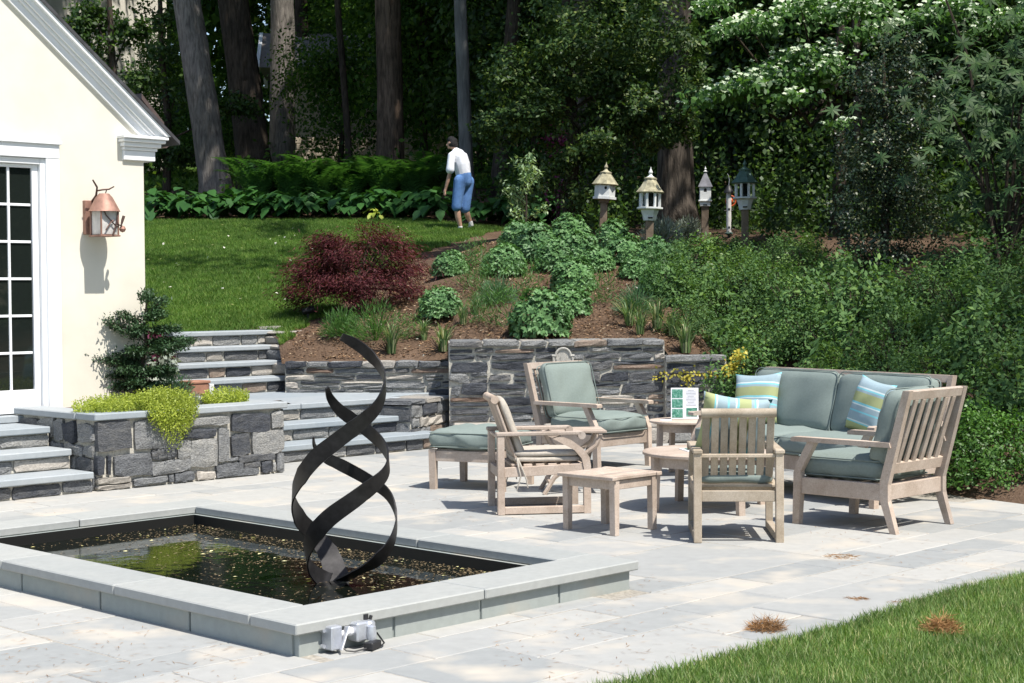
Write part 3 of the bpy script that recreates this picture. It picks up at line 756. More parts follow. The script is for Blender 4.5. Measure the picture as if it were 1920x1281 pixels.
# ================================================================== house
HV = 12.90; HU = 8.40; EZ = 2.975; RU = 4.2; RZ = EZ + (HU - RU) * .83
house = thing('house', 'cream stucco garden house with white trim, steep gable and glazed door', 'house')
mb = MB(); th = .25
DU0, DU1, DZ0, DZ1 = 5.25, 7.41, .56, 2.765     # door opening
fr = [W(0, HV, 0), W(DU0, HV, 0), W(DU0, HV, DZ1), W(DU1, HV, DZ1), W(DU1, HV, 0), W(HU, HV, 0), W(HU, HV, EZ + .05), W(RU, HV, RZ + .05), W(0, HV, EZ + .05)]
mb.add(fr, [(0, 1, 2, 8), (2, 3, 6, 7), (2, 7, 8), (3, 4, 5, 6)])
mb.add([W(HU, HV, 0), W(HU, HV + 7, 0), W(HU, HV + 7, EZ + .05), W(HU, HV, EZ + .05)], [(0, 1, 2, 3)])
mb.add([W(0, HV, 0), W(0, HV + 7, 0), W(0, HV + 7, EZ + .05), W(0, HV, EZ + .05)], [(0, 1, 2, 3)])
mb.add([W(0, HV + 7, 0), W(HU, HV + 7, 0), W(HU, HV + 7, EZ + .05), W(RU, HV + 7, RZ + .05), W(0, HV + 7, EZ + .05)], [(0, 1, 2, 3, 4)])
for a, b_ in ((DU0, 1), (DU1, -1)):
    mb.add([W(a, HV, DZ0 - .5), W(a, HV + .18, DZ0 - .5), W(a, HV + .18, DZ1), W(a, HV, DZ1)], [(0, 1, 2, 3)])
mb.add([W(DU0, HV, DZ1), W(DU1, HV, DZ1), W(DU1, HV + .18, DZ1), W(DU0, HV + .18, DZ1)], [(0, 1, 2, 3)])
mb.build('wall', 'stucco', house)
def wbox(name, a0, a1, v0, v1, z0, z1, mat, parent, ch=.004):
    mb = MB(); mb.box((0, 0, 0), (a1 - a0, v1 - v0, z1 - z0), None, ch); o = mb.build(name, mat, parent)
    o.matrix_world = Matrix.Translation(W((a0 + a1) / 2, (v0 + v1) / 2, (z0 + z1) / 2)) @ Matrix.Rotation(UROT, 4, 'Z'); return o
# casing and door
wbox('casing', DU1 - .005, DU1 + .125, HV - .025, HV + .05, .56, DZ1 - .006, 'white_paint', house)
wbox('casing', DU0 - .125, DU1 + .125, HV - .028, HV + .05, DZ1 - .005, DZ1 + .115, 'white_paint', house)
wbox('casing_cap', DU0 - .14, DU1 + .14, HV - .05, HV + .04, DZ1 + .115, DZ1 + .145, 'white_paint', house)
wbox('door_jamb', DU1 - .05, DU1 - .002, HV + .0, HV + .12, .56, DZ1 - .008, 'white_paint', house)
wbox('door_jamb', DU0 + .05, DU1 - .051, HV + .0, HV + .12, DZ1 - .06, DZ1 - .008, 'white_paint', house)
wbox('sill', DU0 - .1, DU1 + .1, HV - .1, HV + .1, .50, .555, 'tread_stone', house)
def door(a0, a1, cols):
    zb, zt = .565, DZ1 - .062; g0, g1, gz0, gz1 = a0 + .10, a1 - .06, .765, zt - .03
    d = wbox('door', a0 + .003, a0 + .10, HV + .035, HV + .085, zb, zt, 'white_paint', house)
    inv = d.matrix_world.inverted()
    def sub(nm, *a, mat='white_paint'):
        o = wbox(nm, *a, mat, d, .003); mw = o.matrix_world.copy(); o.matrix_world = mw; return o
    bpy.context.view_layer.update()
    def sub(nm, b0, b1, v0, v1, z0, z1, mat='white_paint', ch=.003):
        mb = MB(); mb.box((0, 0, 0), (b1 - b0, v1 - v0, z1 - z0), None, ch); o = mb.build(nm, mat, d)
        o.location = ((b0 + b1) / 2 - (a0 + .003 + a0 + .10) / 2, (v0 + v1) / 2 - (HV + .06), (z0 + z1) / 2 - (zb + zt) / 2); return o
    sub('stile', a1 - .06, a1 - .003, HV + .035, HV + .085, zb, zt)
    sub('rail', a0 + .1, a1 - .06, HV + .0355, HV + .0845, zb, gz0); sub('rail', a0 + .1, a1 - .06, HV + .0355, HV + .0845, gz1, zt)
    for i in range(1, cols):
        x = g0 + (g1 - g0) * i / cols; sub('muntin', x - .011, x + .011, HV + .04, HV + .08, gz0, gz1)
    for k in range(1, 6):
        z = gz0 + (gz1 - gz0) * k / 6
        for i in range(cols): sub('muntin', g0 + (g1 - g0) * i / cols + .0115, g0 + (g1 - g0) * (i + 1) / cols - .0115, HV + .042, HV + .078, z - .011, z + .011)
    for k in range(6):
        for i in range(cols):
            sub('pane', g0 + (g1 - g0) * i / cols + .005, g0 + (g1 - g0) * (i + 1) / cols - .005, HV + .055, HV + .061, gz0 + (gz1 - gz0) * k / 6 + .004, gz0 + (gz1 - gz0) * (k + 1) / 6 - .004, 'glass_dark', 0)
    if cols == 4 and a0 < 6: sub('handle', a1 - .045, a1 - .02, HV + .0, HV + .036, 1.5, 1.62, 'bronze_dark')
    return d
door(6.33, 7.36, 4); door(5.30, 6.325, 4)
# rake boards, cornice return, roof
def rake(name, off, wd, v0, v1, mat):
    """board along the gable slope; off = distance down from the roof line, measured square to it"""
    for sgn, ua, ub in ((1, RU, HU + .34),):
        d = Vector((ub - ua, -(ub - ua) * .83)).normalized(); nrm = Vector((-d.y, d.x))  # in (u,z), nrm points down-left? fixed below
        if nrm.y > 0: nrm = -nrm
        p0 = Vector((RU, RZ + .235)) + nrm * off; p1 = Vector((HU + .30, RZ + .235 - (HU + .30 - RU) * .83)) + nrm * off
        q0 = p0 + nrm * wd; q1 = p1 + nrm * wd
        zc = EZ + .035                                           # cut level at the return
        def cut(p, q):
            if q.y < zc: f = (p.y - zc) / (p.y - q.y); return p + (q - p) * f
            return q
        p1 = cut(p0, p1); q1 = cut(q0, q1)
        vs = [W(a.x, vv, a.y) for vv in (v0, v1) for a in (p0, p1, q1, q0)]
        mb = MB(); mb.add(vs, [(0, 1, 2, 3), (4, 5, 6, 7), (0, 1, 5, 4), (1, 2, 6, 5), (2, 3, 7, 6), (3, 0, 4, 7)])
        return mb.build(name, mat, house)
rake('rake_fascia', .012, .085, HV - .085, HV + .02, 'white_paint')
rake('rake_moulding', .010, .04, HV - .125, HV - .086, 'white_paint')
rake('rake_moulding', .10, .02, HV - .06, HV + .02, 'white_paint')
rake('rake_frieze', .122, .06, HV - .03, HV + .03, 'white_paint')
# roof slope with slates as courses
for s_ in (0, 1):
    ua, ub = (RU, HU + .30) if s_ == 0 else (RU, -.4)
    p0 = (ua, RZ + .25); p1 = (ub, RZ + .25 - abs(ub - ua) * .83)
    vs = [W(p0[0], HV - .14, p0[1]), W(p1[0], HV - .14, p1[1]), W(p1[0], HV + 7.2, p1[1]), W(p0[0], HV + 7.2, p0[1])]
    mb = MB(); mb.add([q for q in vs] + [q - Vector((0, 0, .035)) for q in vs], [(0, 1, 2, 3), (4, 7, 6, 5), (0, 4, 5, 1), (1, 5, 6, 2), (2, 6, 7, 3), (3, 7, 4, 0)])
    roof = mb.build('roof', 'roof_slate', house)
mb = MB(); zg = RZ + .25 - (HU + .30 - RU) * .83
for i in range(8):
    a0_, a1_ = math.pi * i / 8, math.pi * (i + 1) / 8
pts = [W(HU + .33, HV + .15, zg + .02), W(HU + .33, HV + 7, zg + .02)]
mb.tube(pts, .065, 10); mb.build('gutter', 'gutter_metal', house, True)
mb = MB(); vs = [W(HU + .12, HV + .2, zg + .40), W(HU + .36, HV + .2, zg + .15), W(HU + .44, HV + .9, zg + .18), W(HU + .2, HV + .9, zg + .43)]
mb.add(vs + [q + Vector((0, 0, .05)) for q in vs], [(0, 1, 2, 3), (7, 6, 5, 4), (0, 1, 5, 4), (1, 2, 6, 5), (2, 3, 7, 6), (3, 0, 4, 7)]); mb.build('snow_guard', 'gutter_metal', house)
# cornice return: stacked mouldings wrapping the corner
for (d_, z0, z1) in [(.03, EZ - .19, EZ - .10), (.045, EZ - .10, EZ - .07), (.07, EZ - .07, EZ - .03), (.10, EZ - .03, EZ + .0), (.12, EZ, EZ + .03)]:
    wbox('cornice_return', HU - .22 - (d_ - .03) * .6, HU + d_ + .08, HV - d_, HV + .3, z0 + .0005, z1, 'white_paint', house, .006)
# ================================================================== wall lantern
lu, lz = onV(174, 415, HV)
lan = thing('wall_lantern', 'copper lantern with conical hood and twig branches on the cream wall', 'lantern', W(lu, HV - .19, lz), UROT)
mb = MB(); mb.box((-.045, .168, .03), (.11, .05, .30), None, .004); mb.build('back_plate', 'copper', lan)
mb = MB(); mb.lathe([(.045, .235), (.05, .228), (.075, .20), (.135, .085), (.14, .078), (.132, .078), (.07, .19), (.04, .22)], 20); mb.build('hood', 'copper', lan, True)
mb = MB()
for i, (x, y) in enumerate([(-.085, -.085), (.085, -.085), (.085, .085), (-.085, .085)]): mb.box((x, y, -.02), (.012, .012, .23))
mb.box((0, 0, -.135), (.20, .20, .014), None, .003); mb.box((0, 0, .085), (.19, .19, .01)); mb.build('cage', 'copper', lan)
mb = MB(); mb.box((0, 0, -.02), (.158, .158, .21), None, .004); mb.build('glass_panel', 'frosted_glass', lan)
mb = MB()
mb.tube([(-.06, -.09, .08), (-.04, -.095, .04), (0, -.1, .0), (.05, -.1, -.05), (.07, -.1, -.06)], .006, 6)
mb.tube([(-.05, -.1, -.09), (.0, -.1, -.02), (.03, -.1, .0)], .006, 6); mb.tube([(.02, -.1, -.13), (.06, -.1, -.03), (.08, -.09, .07)], .008, 6)
mb.tube([(.06, -.1, -.03), (.11, -.1, -.05), (.13, -.08, -.07)], .006, 6); mb.tube([(.11, -.09, -.05), (.125, -.09, .0), (.14, -.09, .04)], [.006, .012, .013], 6)
mb.build('twig', 'bronze_dark', lan, True)
mb = MB(); mb.lathe([(.002, -.03), (.02, -.022), (.03, 0), (.02, .022), (.002, .03)], 10, (.125, -.09, -.075)); mb.build('pine_cone', 'copper', lan, True)
mb = MB(); mb.tube([(-.03, .15, .17), (-.03, .08, .22), (-.05, .03, .29), (-.11, .0, .35)], [.012, .011, .009, .007], 6)
mb.tube([(-.04, .06, .26), (.0, .02, .27), (.05, 0, .275), (.09, -.02, .30)], [.008, .008, .008, .006], 6); mb.tube([(.03, .0, .275), (.01, 0, .23)], .005, 6); mb.build('branch_arm', 'bronze_dark', lan, True)

# ================================================================== sculpture: three twisted steel ribbons standing in the pool
SCY = 8.75
def zpt(x, y, d): return D(500 + x * .4213, 600 + y * .4213, SCY + d * .24)
def catmull(ps, n):
    o = []
    for i in range(len(ps) - 1):
        p0, p1, p2, p3 = ps[max(i - 1, 0)], ps[i], ps[i + 1], ps[min(i + 2, len(ps) - 1)]
        for k in range(n):
            t = k / n; o.append(.5 * ((2 * p1) + (p2 - p0) * t + (2 * p0 - 5 * p1 + 4 * p2 - p3) * t * t + (3 * p1 - p0 - 3 * p2 + p3) * t ** 3))
    o.append(ps[-1]); return o
sb = P(625, 1090, WZ)
scul = thing('ribbon_sculpture', 'tall black steel sculpture of twisted ribbons rising from the pool', 'sculpture', (sb.x, sb.y, WZ - .03))
RIB = {'A': [(332, 75, .5, .016), (380, 98, .6, .026), (440, 140, .6, .03), (505, 212, .4, .03), (527, 285, 0, .03), (500, 375, -.5, .033), (430, 448, -.9, .036), (310, 540, -1, .038), (210, 622, -.8, .04), (138, 722, -.4, .042), (116, 800, .0, .042), (150, 888, .5, .042), (215, 960, .8, .042), (278, 1045, .7, .048), (306, 1130, .4, .06), (312, 1165, .3, .062)],
       'B': [(268, 302, .4, .008), (285, 350, .7, .02), (330, 405, .9, .028), (420, 470, 1, .032), (505, 545, .6, .034), (541, 615, .05, .034), (522, 692, -.4, .036), (410, 785, -1, .04), (280, 880, -1, .042), (205, 965, -.7, .042), (176, 1040, -.3, .04), (195, 1105, 0, .042), (245, 1150, .15, .046), (275, 1168, .2, .046)],
       'C': [(208, 522, .3, .004), (215, 565, .55, .010), (258, 610, .9, .024), (335, 648, 1, .03), (440, 705, 1, .03), (528, 765, .65, .03), (568, 832, .3, .03), (577, 910, 0, .03), (550, 1000, -.4, .034), (480, 1080, -.6, .036), (400, 1125, -.4, .036), (330, 1160, -.1, .036)]}
for k, pts in RIB.items():
    ctr = [zpt(x, y, d) for x, y, d, _ in pts]; hw = [q[3] * 1.12 for q in pts]
    cs_ = catmull(ctr, 7); hs = np.interp(np.linspace(0, len(pts) - 1, len(cs_)), range(len(pts)), hw)
    vs = []; fs = []; th_ = .004; n = len(cs_); last = None
    for i, c in enumerate(cs_):
        ax = D(645, 640 + (c.z < .7) * 0, SCY); ax = Vector((sb.x + .03, SCY, c.z))
        tan = (cs_[min(i + 1, n - 1)] - cs_[max(i - 1, 0)]).normalized()
        rad = (c - ax); rad.z = 0; rad = rad - tan * rad.dot(tan)
        if rad.length < .05 and last is not None: rad = last
        rad.normalize(); last = rad.copy(); wdir = tan.cross(rad).normalized()
        jag = 1 + (.12 * rng.random() if (i // 3) % 5 == 0 else 0)
        for s1, s2 in ((-1, -1), (1, -1), (1, 1), (-1, 1)): vs.append(c + wdir * hs[i] * s1 * jag + rad * th_ * s2 - Vector((sb.x, sb.y, WZ - .03)))
        if i:
            b0 = (i - 1) * 4; fs += [(b0 + q, b0 + (q + 1) % 4, b0 + 4 + (q + 1) % 4, b0 + 4 + q) for q in range(4)]
    fs += [(3, 2, 1, 0), tuple((n - 1) * 4 + q for q in range(4))]
    mb = MB(); mb.add(vs, fs); mb.build('ribbon', 'black_steel', scul, True)
mb = MB(); q = P(640, 1085, WZ) - Vector((sb.x, sb.y, WZ - .03)); mb.lathe([(.16, .0), (.16, .012), (.13, .02)], 20, (q.x, q.y, 0)); mb.build('base_plate', 'black_steel', scul)

# ================================================================== outlet boxes on the pool rim
eu, ez = onV(612, 1200, POOL[2] + O)
eb = thing('outlet_box', 'grey weatherproof outlet boxes and plug joined by conduit on the pool rim', 'outlet', W(eu, POOL[2] + O, 0), UROT)
mb = MB(); mb.box((0, -.038, .067), (.062, .076, .105), None, .006); mb.build('box', 'galvanised', eb)
mb = MB(); mb.box((.036, -.075, .062), (.006, .09, .11), Matrix.Rotation(.42, 3, 'Y') @ Matrix.Rotation(-.5, 3, 'Z'), .002); mb.build('flip_cover', 'white_plastic', eb)
mb = MB(); mb.tube([(.03, -.04, .072), (.11, -.04, .078)], .014, 10); mb.tube([(.09, -.04, .077), (.112, -.04, .078)], .019, 10); mb.build('conduit', 'white_plastic', eb, True)
mb = MB(); mb.box((.14, -.045, .075), (.06, .075, .085), None, .008); mb.build('box', 'galvanised', eb)
mb = MB(); mb.box((.195, -.05, .078), (.05, .07, .075), None, .01); mb.lathe([(.022, -.03), (.024, .0), (.02, .03), (.01, .036)], 12, (.185, -.088, .065)); mb.build('bubble_cover', 'galvanised', eb, True)
for z in (.03, .10):
    mb = MB(); mb.tube([(-.038, -.012, z), (-.038, -.034, z)], .009, 8); mb.build('screw_lug', 'galvanised', eb)
mb = MB(); mb.tube([(.20, -.03, .112), (.20, -.03, .14)], .014, 10); mb.tube([(.225, -.03, .112), (.232, -.03, .13)], .01, 8); mb.build('fitting', 'black_plastic', eb, True)
mb = MB(); mb.box((.165, -.12, .019), (.085, .045, .034), Matrix.Rotation(.35, 3, 'Z'), .004); mb.build('transformer', 'black_plastic', eb)
mb = MB(); mb.tube([(.22, -.085, .06), (.245, -.085, .03), (.25, -.1, .012), (.21, -.13, .012)], .004, 6); mb.build('cable', 'black_plastic', eb, True); mb = MB(); mb.tube([(.12, -.13, .012), (.06, -.12, .006), (.03, -.1, .012), (.02, -.08, .03)], .004, 6); mb.build('cable', 'black_plastic', eb, True)

# ================================================================== soft furnishings
def cushion_mesh(wd, dp, ht, r=.05, puff=.02, n=11, wr=.0075):
    bm = bmesh.new(); bmesh.ops.create_cube(bm, size=1); bmesh.ops.subdivide_edges(bm, edges=bm.edges[:], cuts=n, use_grid_fill=True)
    r = min(r, ht * .48, wd * .48, dp * .48); ph = [rng.uniform(0, 6) for _ in range(6)]
    for q in bm.verts:
        p = Vector((q.co.x * wd, q.co.y * dp, q.co.z * ht))
        inn = Vector((max(-wd / 2 + r, min(wd / 2 - r, p.x)), max(-dp / 2 + r, min(dp / 2 - r, p.y)), max(-ht / 2 + r, min(ht / 2 - r, p.z))))
        dlt = p - inn
        if dlt.length > 1e-6: p = inn + dlt.normalized() * r
        fx, fy, fz = math.cos(q.co.x * math.pi), math.cos(q.co.y * math.pi), math.cos(q.co.z * math.pi)
        p.z += math.copysign(puff, q.co.z) * fx * fy if abs(q.co.z) > .01 else 0
        p.x += math.copysign(puff * .7, q.co.x) * fz * fy; p.y += math.copysign(puff * .7, q.co.y) * fz * fx
        p += Vector((1, 1, 1)) * wr * (math.sin(p.x * 17 + ph[0] + p.y * 9) * math.sin(p.y * 15 + ph[1]) + .6 * math.sin(p.z * 40 + p.x * 22 + ph[2]))
        q.co = p
    me = bpy.data.meshes.new('cushion'); bm.to_mesh(me); bm.free(); me.polygons.foreach_set('use_smooth', [True] * len(me.polygons)); return me
def piping(parent, wd, dp, ht, mat):
    for z in (ht / 2 - .012, -ht / 2 + .012):
        a, b_ = wd / 2 + .004, dp / 2 + .004; pts = []; rr = .05
        for cxs, cys, a0 in ((1, 1, 0), (-1, 1, 90), (-1, -1, 180), (1, -1, 270)):
            for k in range(4):
                an = R(a0 + 30 * k); pts.append((cxs * (a - rr) + math.cos(an) * rr, cys * (b_ - rr) + math.sin(an) * rr, z))
        pts.append(pts[0]); mb = MB(); mb.tube(pts, .0045, 5, False); mb.build('piping', mat, parent, True)
def pillow_mesh(s=.44, th=.16, n=14):
    vs = []; fs = []
    for side in (-1, 1):
        for i in range(n + 1):
            for k in range(n + 1):
                a, c = 2 * i / n - 1, 2 * k / n - 1
                e = (1 - abs(a) ** 2.6) * (1 - abs(c) ** 2.6); y = side * th / 2 * max(e, 0) ** .55
                pin = 1 - .10 * (1 - abs(a) ** 2) * abs(c) ** 3; pin2 = 1 - .10 * (1 - abs(c) ** 2) * abs(a) ** 3
                y += .008 * math.sin(a * 7 + c * 5) * e
                vs.append((a * s / 2 * pin2, y, c * s / 2 * pin))
    m_ = (n + 1) ** 2
    for side in (0, 1): fs += [(side * m_ + i * (n + 1) + k, side * m_ + (i + 1) * (n + 1) + k, side * m_ + (i + 1) * (n + 1) + k + 1, side * m_ + i * (n + 1) + k + 1) for i in range(n) for k in range(n)]
    me = bpy.data.meshes.new('pillow'); me.from_pydata(vs, [], fs)
    bm = bmesh.new(); bm.from_mesh(me); bmesh.ops.remove_doubles(bm, verts=bm.verts[:], dist=.0005); bmesh.ops.recalc_face_normals(bm, faces=bm.faces[:]); bm.to_mesh(me); bm.free()
    me.polygons.foreach_set('use_smooth', [True] * len(me.polygons)); return me
def face_rot(fx, fy): return math.atan2(fy, fx) - math.pi / 2
TK = 'weathered_teak'

# ---- slatted armchair on runner frames
def slat_chair(label, loc, f, mat, pads):
    t = thing('slatted_armchair', label, 'chair', (*loc, 0), face_rot(*f))
    for s in (-1, 1):
        x = s * .255
        mb = MB(); mb.beam((x, -.31, 0), (x, -.31, .56), .05, .05, (0, 1, 0)); mb.build('leg', mat, t)
        mb = MB(); mb.prism([(.335, 0), (.285, 0), (.285, .32), (.27, .39), (.22, .45), (.13, .5), (.06, .535), (.12, .555), (.2, .52), (.28, .46), (.325, .4), (.335, .34)], .045, Matrix.Translation((x, 0, 0)) @ Matrix.Rotation(math.pi / 2, 4, 'Z')); mb.build('leg', mat, t)
        mb = MB(); mb.beam((x, -.285, .03), (x, .285, .03), .045, .05); mb.build('runner', mat, t)
        mb = MB(); mb.beam((x, -.345, .572), (x, .27, .572), .062, .028, (0, 0, 1), .006); mb.tube([(x - .031, .27, .556), (x + .031, .27, .556)], .028, 12); mb.build('armrest', mat, t)
        mb = MB(); mb.beam((x, -.285, .30), (x, .285, .32), .028, .07); mb.build('seat_rail', mat, t)
    for y, z, h_ in ((-.31, .292, .068), (.30, .31, .06)):
        mb = MB(); mb.beam((-.23, y, z), (.23, y, z), .03, h_); mb.build('cross_rail', mat, t)
    mb = MB(); mb.beam((-.23, -.31, .545), (.23, -.31, .545), .03, .022); mb.build('back_bar', mat, t)
    for k in range(6):
        y = -.2 + k * .088; mb = MB(); mb.beam((-.24, y, .347), (.24, y, .347), .062, .018); mb.build('seat_slat', mat, t)
    b0, b1 = Vector((0, -.165, .315)), Vector((0, -.345, .815)); dn = (b1 - b0).normalized(); nb = Vector((0, dn.z, -dn.y))
    for k in range(8):
        x = -.201 + k * .0574; mb = MB(); mb.beam(b0 + Vector((x, 0, 0)) + dn * .06, b1 + Vector((x, 0, 0)), .046, .016, nb, .003); mb.build('back_slat', mat, t)
    mb = MB(); mb.beam(b0 + Vector((-.226, 0, 0)) + dn * .03, b0 + Vector((.226, 0, 0)) + dn * .03, .024, .062, dn); mb.build('lower_rail', mat, t)
    mb = MB(); mb.tube([b1 + Vector((-.232, 0, 0)), b1 + Vector((.232, 0, 0))], .029, 14); mb.build('top_rail', mat, t, True)
    if pads:
        for z, h_ in ((.385, .045), (.425, .045)):
            o = link('seat_pad', cushion_mesh(.46, .50, h_, .02, .008, 7, .002), 'linen_fabric', t); o.location = (0, .04, z)
        o = link('back_pad', cushion_mesh(.44, .06, .46, .025, .01, 7, .002), 'linen_fabric', t); o.location = (0, -.215, .60); o.rotation_euler = (math.atan2(.18, .5), 0, 0)
        for s in (-1, 1):
            mb = MB(); mb.tube([(s * .245, -.19, .40), (s * .275, -.19, .36), (s * .275, -.17, .27), (s * .27, -.2, .17)], [.008, .007, .006, .004], 6)
            mb.tube([(s * .245, -.19, .40), (s * .28, -.17, .35), (s * .28, -.13, .25), (s * .275, -.12, .19)], [.008, .007, .006, .004], 6); mb.build('tie', 'linen_fabric', t, True)
    return t
chair_a = slat_chair('slat-backed teak armchair with a striped pillow, turned away toward the sofa', (1.425, 10.61), (.05, 1), 'grey_teak', False)
o = link('seat_pad', cushion_mesh(.46, .50, .07, .03, .01, 7, .002), 'sage_fabric', chair_a); o.location = (0, .04, .39)
chair_b = slat_chair('teak armchair with beige tied pads beside the folding table', (.185, 11.95), (.99, .14), TK, True)

# ---- deep-seated chairs, ottoman and sofa of one set
def deep_seat(name, label, cat, loc, f, wd, seats, mat=TK, group=None):
    t = thing(name, label, cat, (*loc, 0), face_rot(*f)); hx = wd / 2 - .03
    for s in (-1, 1):
        x = s * hx; M = Matrix.Translation((x, 0, 0)) @ Matrix.Rotation(math.pi / 2, 4, 'Z')
        mb = MB(); mb.prism([(.395, 0), (.345, 0), (.325, .30), (.33, .36), (.215, .56), (.275, .56), (.36, .41), (.385, .35), (.385, .30)], .05, M); mb.build('leg', mat, t)          # front leg sweeping up to the arm
        mb = MB(); mb.prism([(-.405, 0), (-.36, 0), (-.285, .21), (-.285, .34), (-.455, .93), (-.505, .93), (-.345, .32), (-.345, .21)], .045, M); mb.build('leg', mat, t)       # rear leg running on as back stile
        mb = MB(); mb.beam((x, .33, .265), (x, -.30, .265), .03, .11); mb.build('seat_rail', mat, t)
        mb = MB(); mb.prism([(.40, .56), (.40, .585), (.38, .592), (-.36, .592), (-.37, .56)], .07, M); mb.build('armrest', mat, t)
    mb = MB(); mb.beam((-hx + .02, .352, .265), (hx - .02, .352, .265), .03, .11); mb.build('front_rail', mat, t)
    mb = MB(); mb.beam((-hx + .02, -.315, .265), (hx - .02, -.315, .265), .03, .10); mb.build('rear_rail', mat, t)
    dn = Vector((0, -.165, .585)).normalized(); nb = Vector((0, dn.z, -dn.y)); b0 = Vector((0, -.325, .36)); b1 = Vector((0, -.475, .91))
    mb = MB(); mb.beam(b1 + Vector((-hx + .02, 0, -.01)), b1 + Vector((hx - .02, 0, -.01)), .032, .06, dn); mb.build('top_rail', mat, t)
    mb = MB(); mb.beam(b0 + Vector((-hx + .02, 0, .06)), b0 + Vector((hx - .02, 0, .06)), .028, .075, dn); mb.build('lower_rail', mat, t)
    ns = 6 if wd < 1 else 17
    for k in range(ns):
        x = -hx + .06 + (2 * hx - .12) * (k + .5) / ns; mb = MB(); mb.beam(b0 + Vector((x, -.012, .09)), b1 + Vector((x, 0, -.04)), .042, .018, nb); mb.build('back_slat', mat, t)
    for k in range(6):
        y = -.25 + k * .108; mb = MB(); mb.beam((-hx + .02, y, .305), (hx - .02, y, .305), .07, .018); mb.build('seat_slat', mat, t)
    sw = (wd - .13) / seats
    for k in range(seats):
        x = -(wd - .13) / 2 + sw * (k + .5)
        o = link('seat_cushion', cushion_mesh(sw - .006, .66, .16, .06, .018), 'sage_fabric', t); o.location = (x, .075, .398); piping(o, sw - .012, .655, .14, 'sage_fabric')
        o = link('back_cushion', cushion_mesh(sw - .006, .49, .15, .06, .02), 'sage_fabric', t)
        o.rotation_euler = (R(105.7), 0, 0); o.location = (x, -.285, .678); piping(o, sw - .012, .485, .13, 'sage_fabric')
    return t
deep_seat('lounge_armchair', 'teak armchair with sage cushions in front of the carved wall plaque', 'armchair', (.72, 14.91), (.714, -.70), .76, 1)
deep_seat('lounge_armchair', 'teak armchair with sage cushions and slatted back beside the lawn, facing the house', 'armchair', (2.42, 11.09), (-.71, .705), .74, 1)
sofa = deep_seat('sofa', 'teak two-seat sofa with sage cushions in front of the leafy bank', 'sofa', (2.34, 12.87), (-.82, -.57), 2.02, 2)
ot = thing('ottoman', 'square teak ottoman with a thick sage cushion beside the garden steps', 'ottoman', (-.25, 13.38, 0), R(-23))
for sx_ in (-1, 1):
    for sy in (-1, 1):
        mb = MB(); mb.prism([(-.03, .32), (.03, .32), (.026, 0), (-.022, 0)], .05, Matrix.Translation((sx_ * .30, sy * .29, 0))); mb.build('leg', TK, ot)
    mb = MB(); mb.beam((sx_ * .30, -.27, .27), (sx_ * .30, .27, .27), .03, .085); mb.build('rail', TK, ot)
    mb = MB(); mb.beam((-.27, sx_ * .29, .27), (.27, sx_ * .29, .27), .03, .085); mb.build('rail', TK, ot)
for k in range(5):
    mb = MB(); mb.beam((-.28, -.22 + .11 * k, .315), (.28, -.22 + .11 * k, .315), .08, .016); mb.build('slat', TK, ot)
o = link('cushion', cushion_mesh(.66, .64, .155, .055, .02), 'sage_fabric', ot); o.location = (0, 0, .40); piping(o, .655, .635, .135, 'sage_fabric')

# ---- tables
sq = thing('side_table', 'low square slatted teak table standing near the pool', 'table', (.64, 10.91, 0), UROT)
for k in range(7):
    mb = MB(); mb.box((0, -.205 + .0685 * k, .37), (.40, .058, .022), None, .003); mb.build('slat', TK, sq)
for s in (-1, 1):
    mb = MB(); mb.box((s * .225, 0, .3705), (.05, .49, .024), None, .004); mb.build('end_board', TK, sq)
    mb = MB(); mb.beam((s * .19, -.19, .325), (s * .19, .19, .325), .022, .06); mb.build('apron', TK, sq)
    mb = MB(); mb.beam((-.17, s * .205, .325), (.17, s * .205, .325), .022, .06); mb.build('apron', TK, sq)
    for s2 in (-1, 1):
        mb = MB(); mb.prism([(-.025, .358), (.025, .358), (.02, 0), (-.02, 0)], .045, Matrix.Translation((s * .19, s2 * .205, 0))); mb.build('leg', TK, sq)
def round_table(label, c, r_, z, legr, ang0, th=.03, leg=.055):
    t = thing('round_table', label, 'table', (*c, 0), 0)
    mb = MB(); mb.lathe([(r_ - .02, z - th), (r_, z - th + .008), (r_, z - .006), (r_ - .008, z), (r_ - .05, z), (.01, z)], 40); mb.build('table_top', TK, t, True)
    mb = MB(); mb.lathe([(legr - .035, z - th - .07), (legr - .01, z - th - .07), (legr - .01, z - th), (legr - .035, z - th)], 32); mb.build('apron', TK, t, True)
    for k in range(4):
        a = ang0 + k * math.pi / 2; M = Matrix.Translation((legr * math.cos(a), legr * math.sin(a), 0)) @ Matrix.Rotation(a, 4, 'Z')
        mb = MB(); mb.prism([(-leg / 2, z - th - .001), (leg / 2, z - th - .001), (leg / 2 + .012, 0), (-leg / 2 + .02, 0)], leg * .9, M); mb.build('leg', TK, t)
    return t
round_table('round low teak coffee table with papers on it amid the chairs', (1.42, 11.95), .48, .42, .43, R(113))
round_table('small round teak table holding a picture board by the tall wall', (1.46, 14.12), .29, .475, .215, R(200), .028, .045)
ft = thing('folding_table', 'slatted teak folding table with crossed legs between the armchairs', 'table', (.47, 13.0, 0), R(4))
for k in range(7):
    mb = MB(); mb.box((0, -.18 + .06 * k, .485), (.50, .05, .018), None, .003); mb.build('slat', TK, ft)
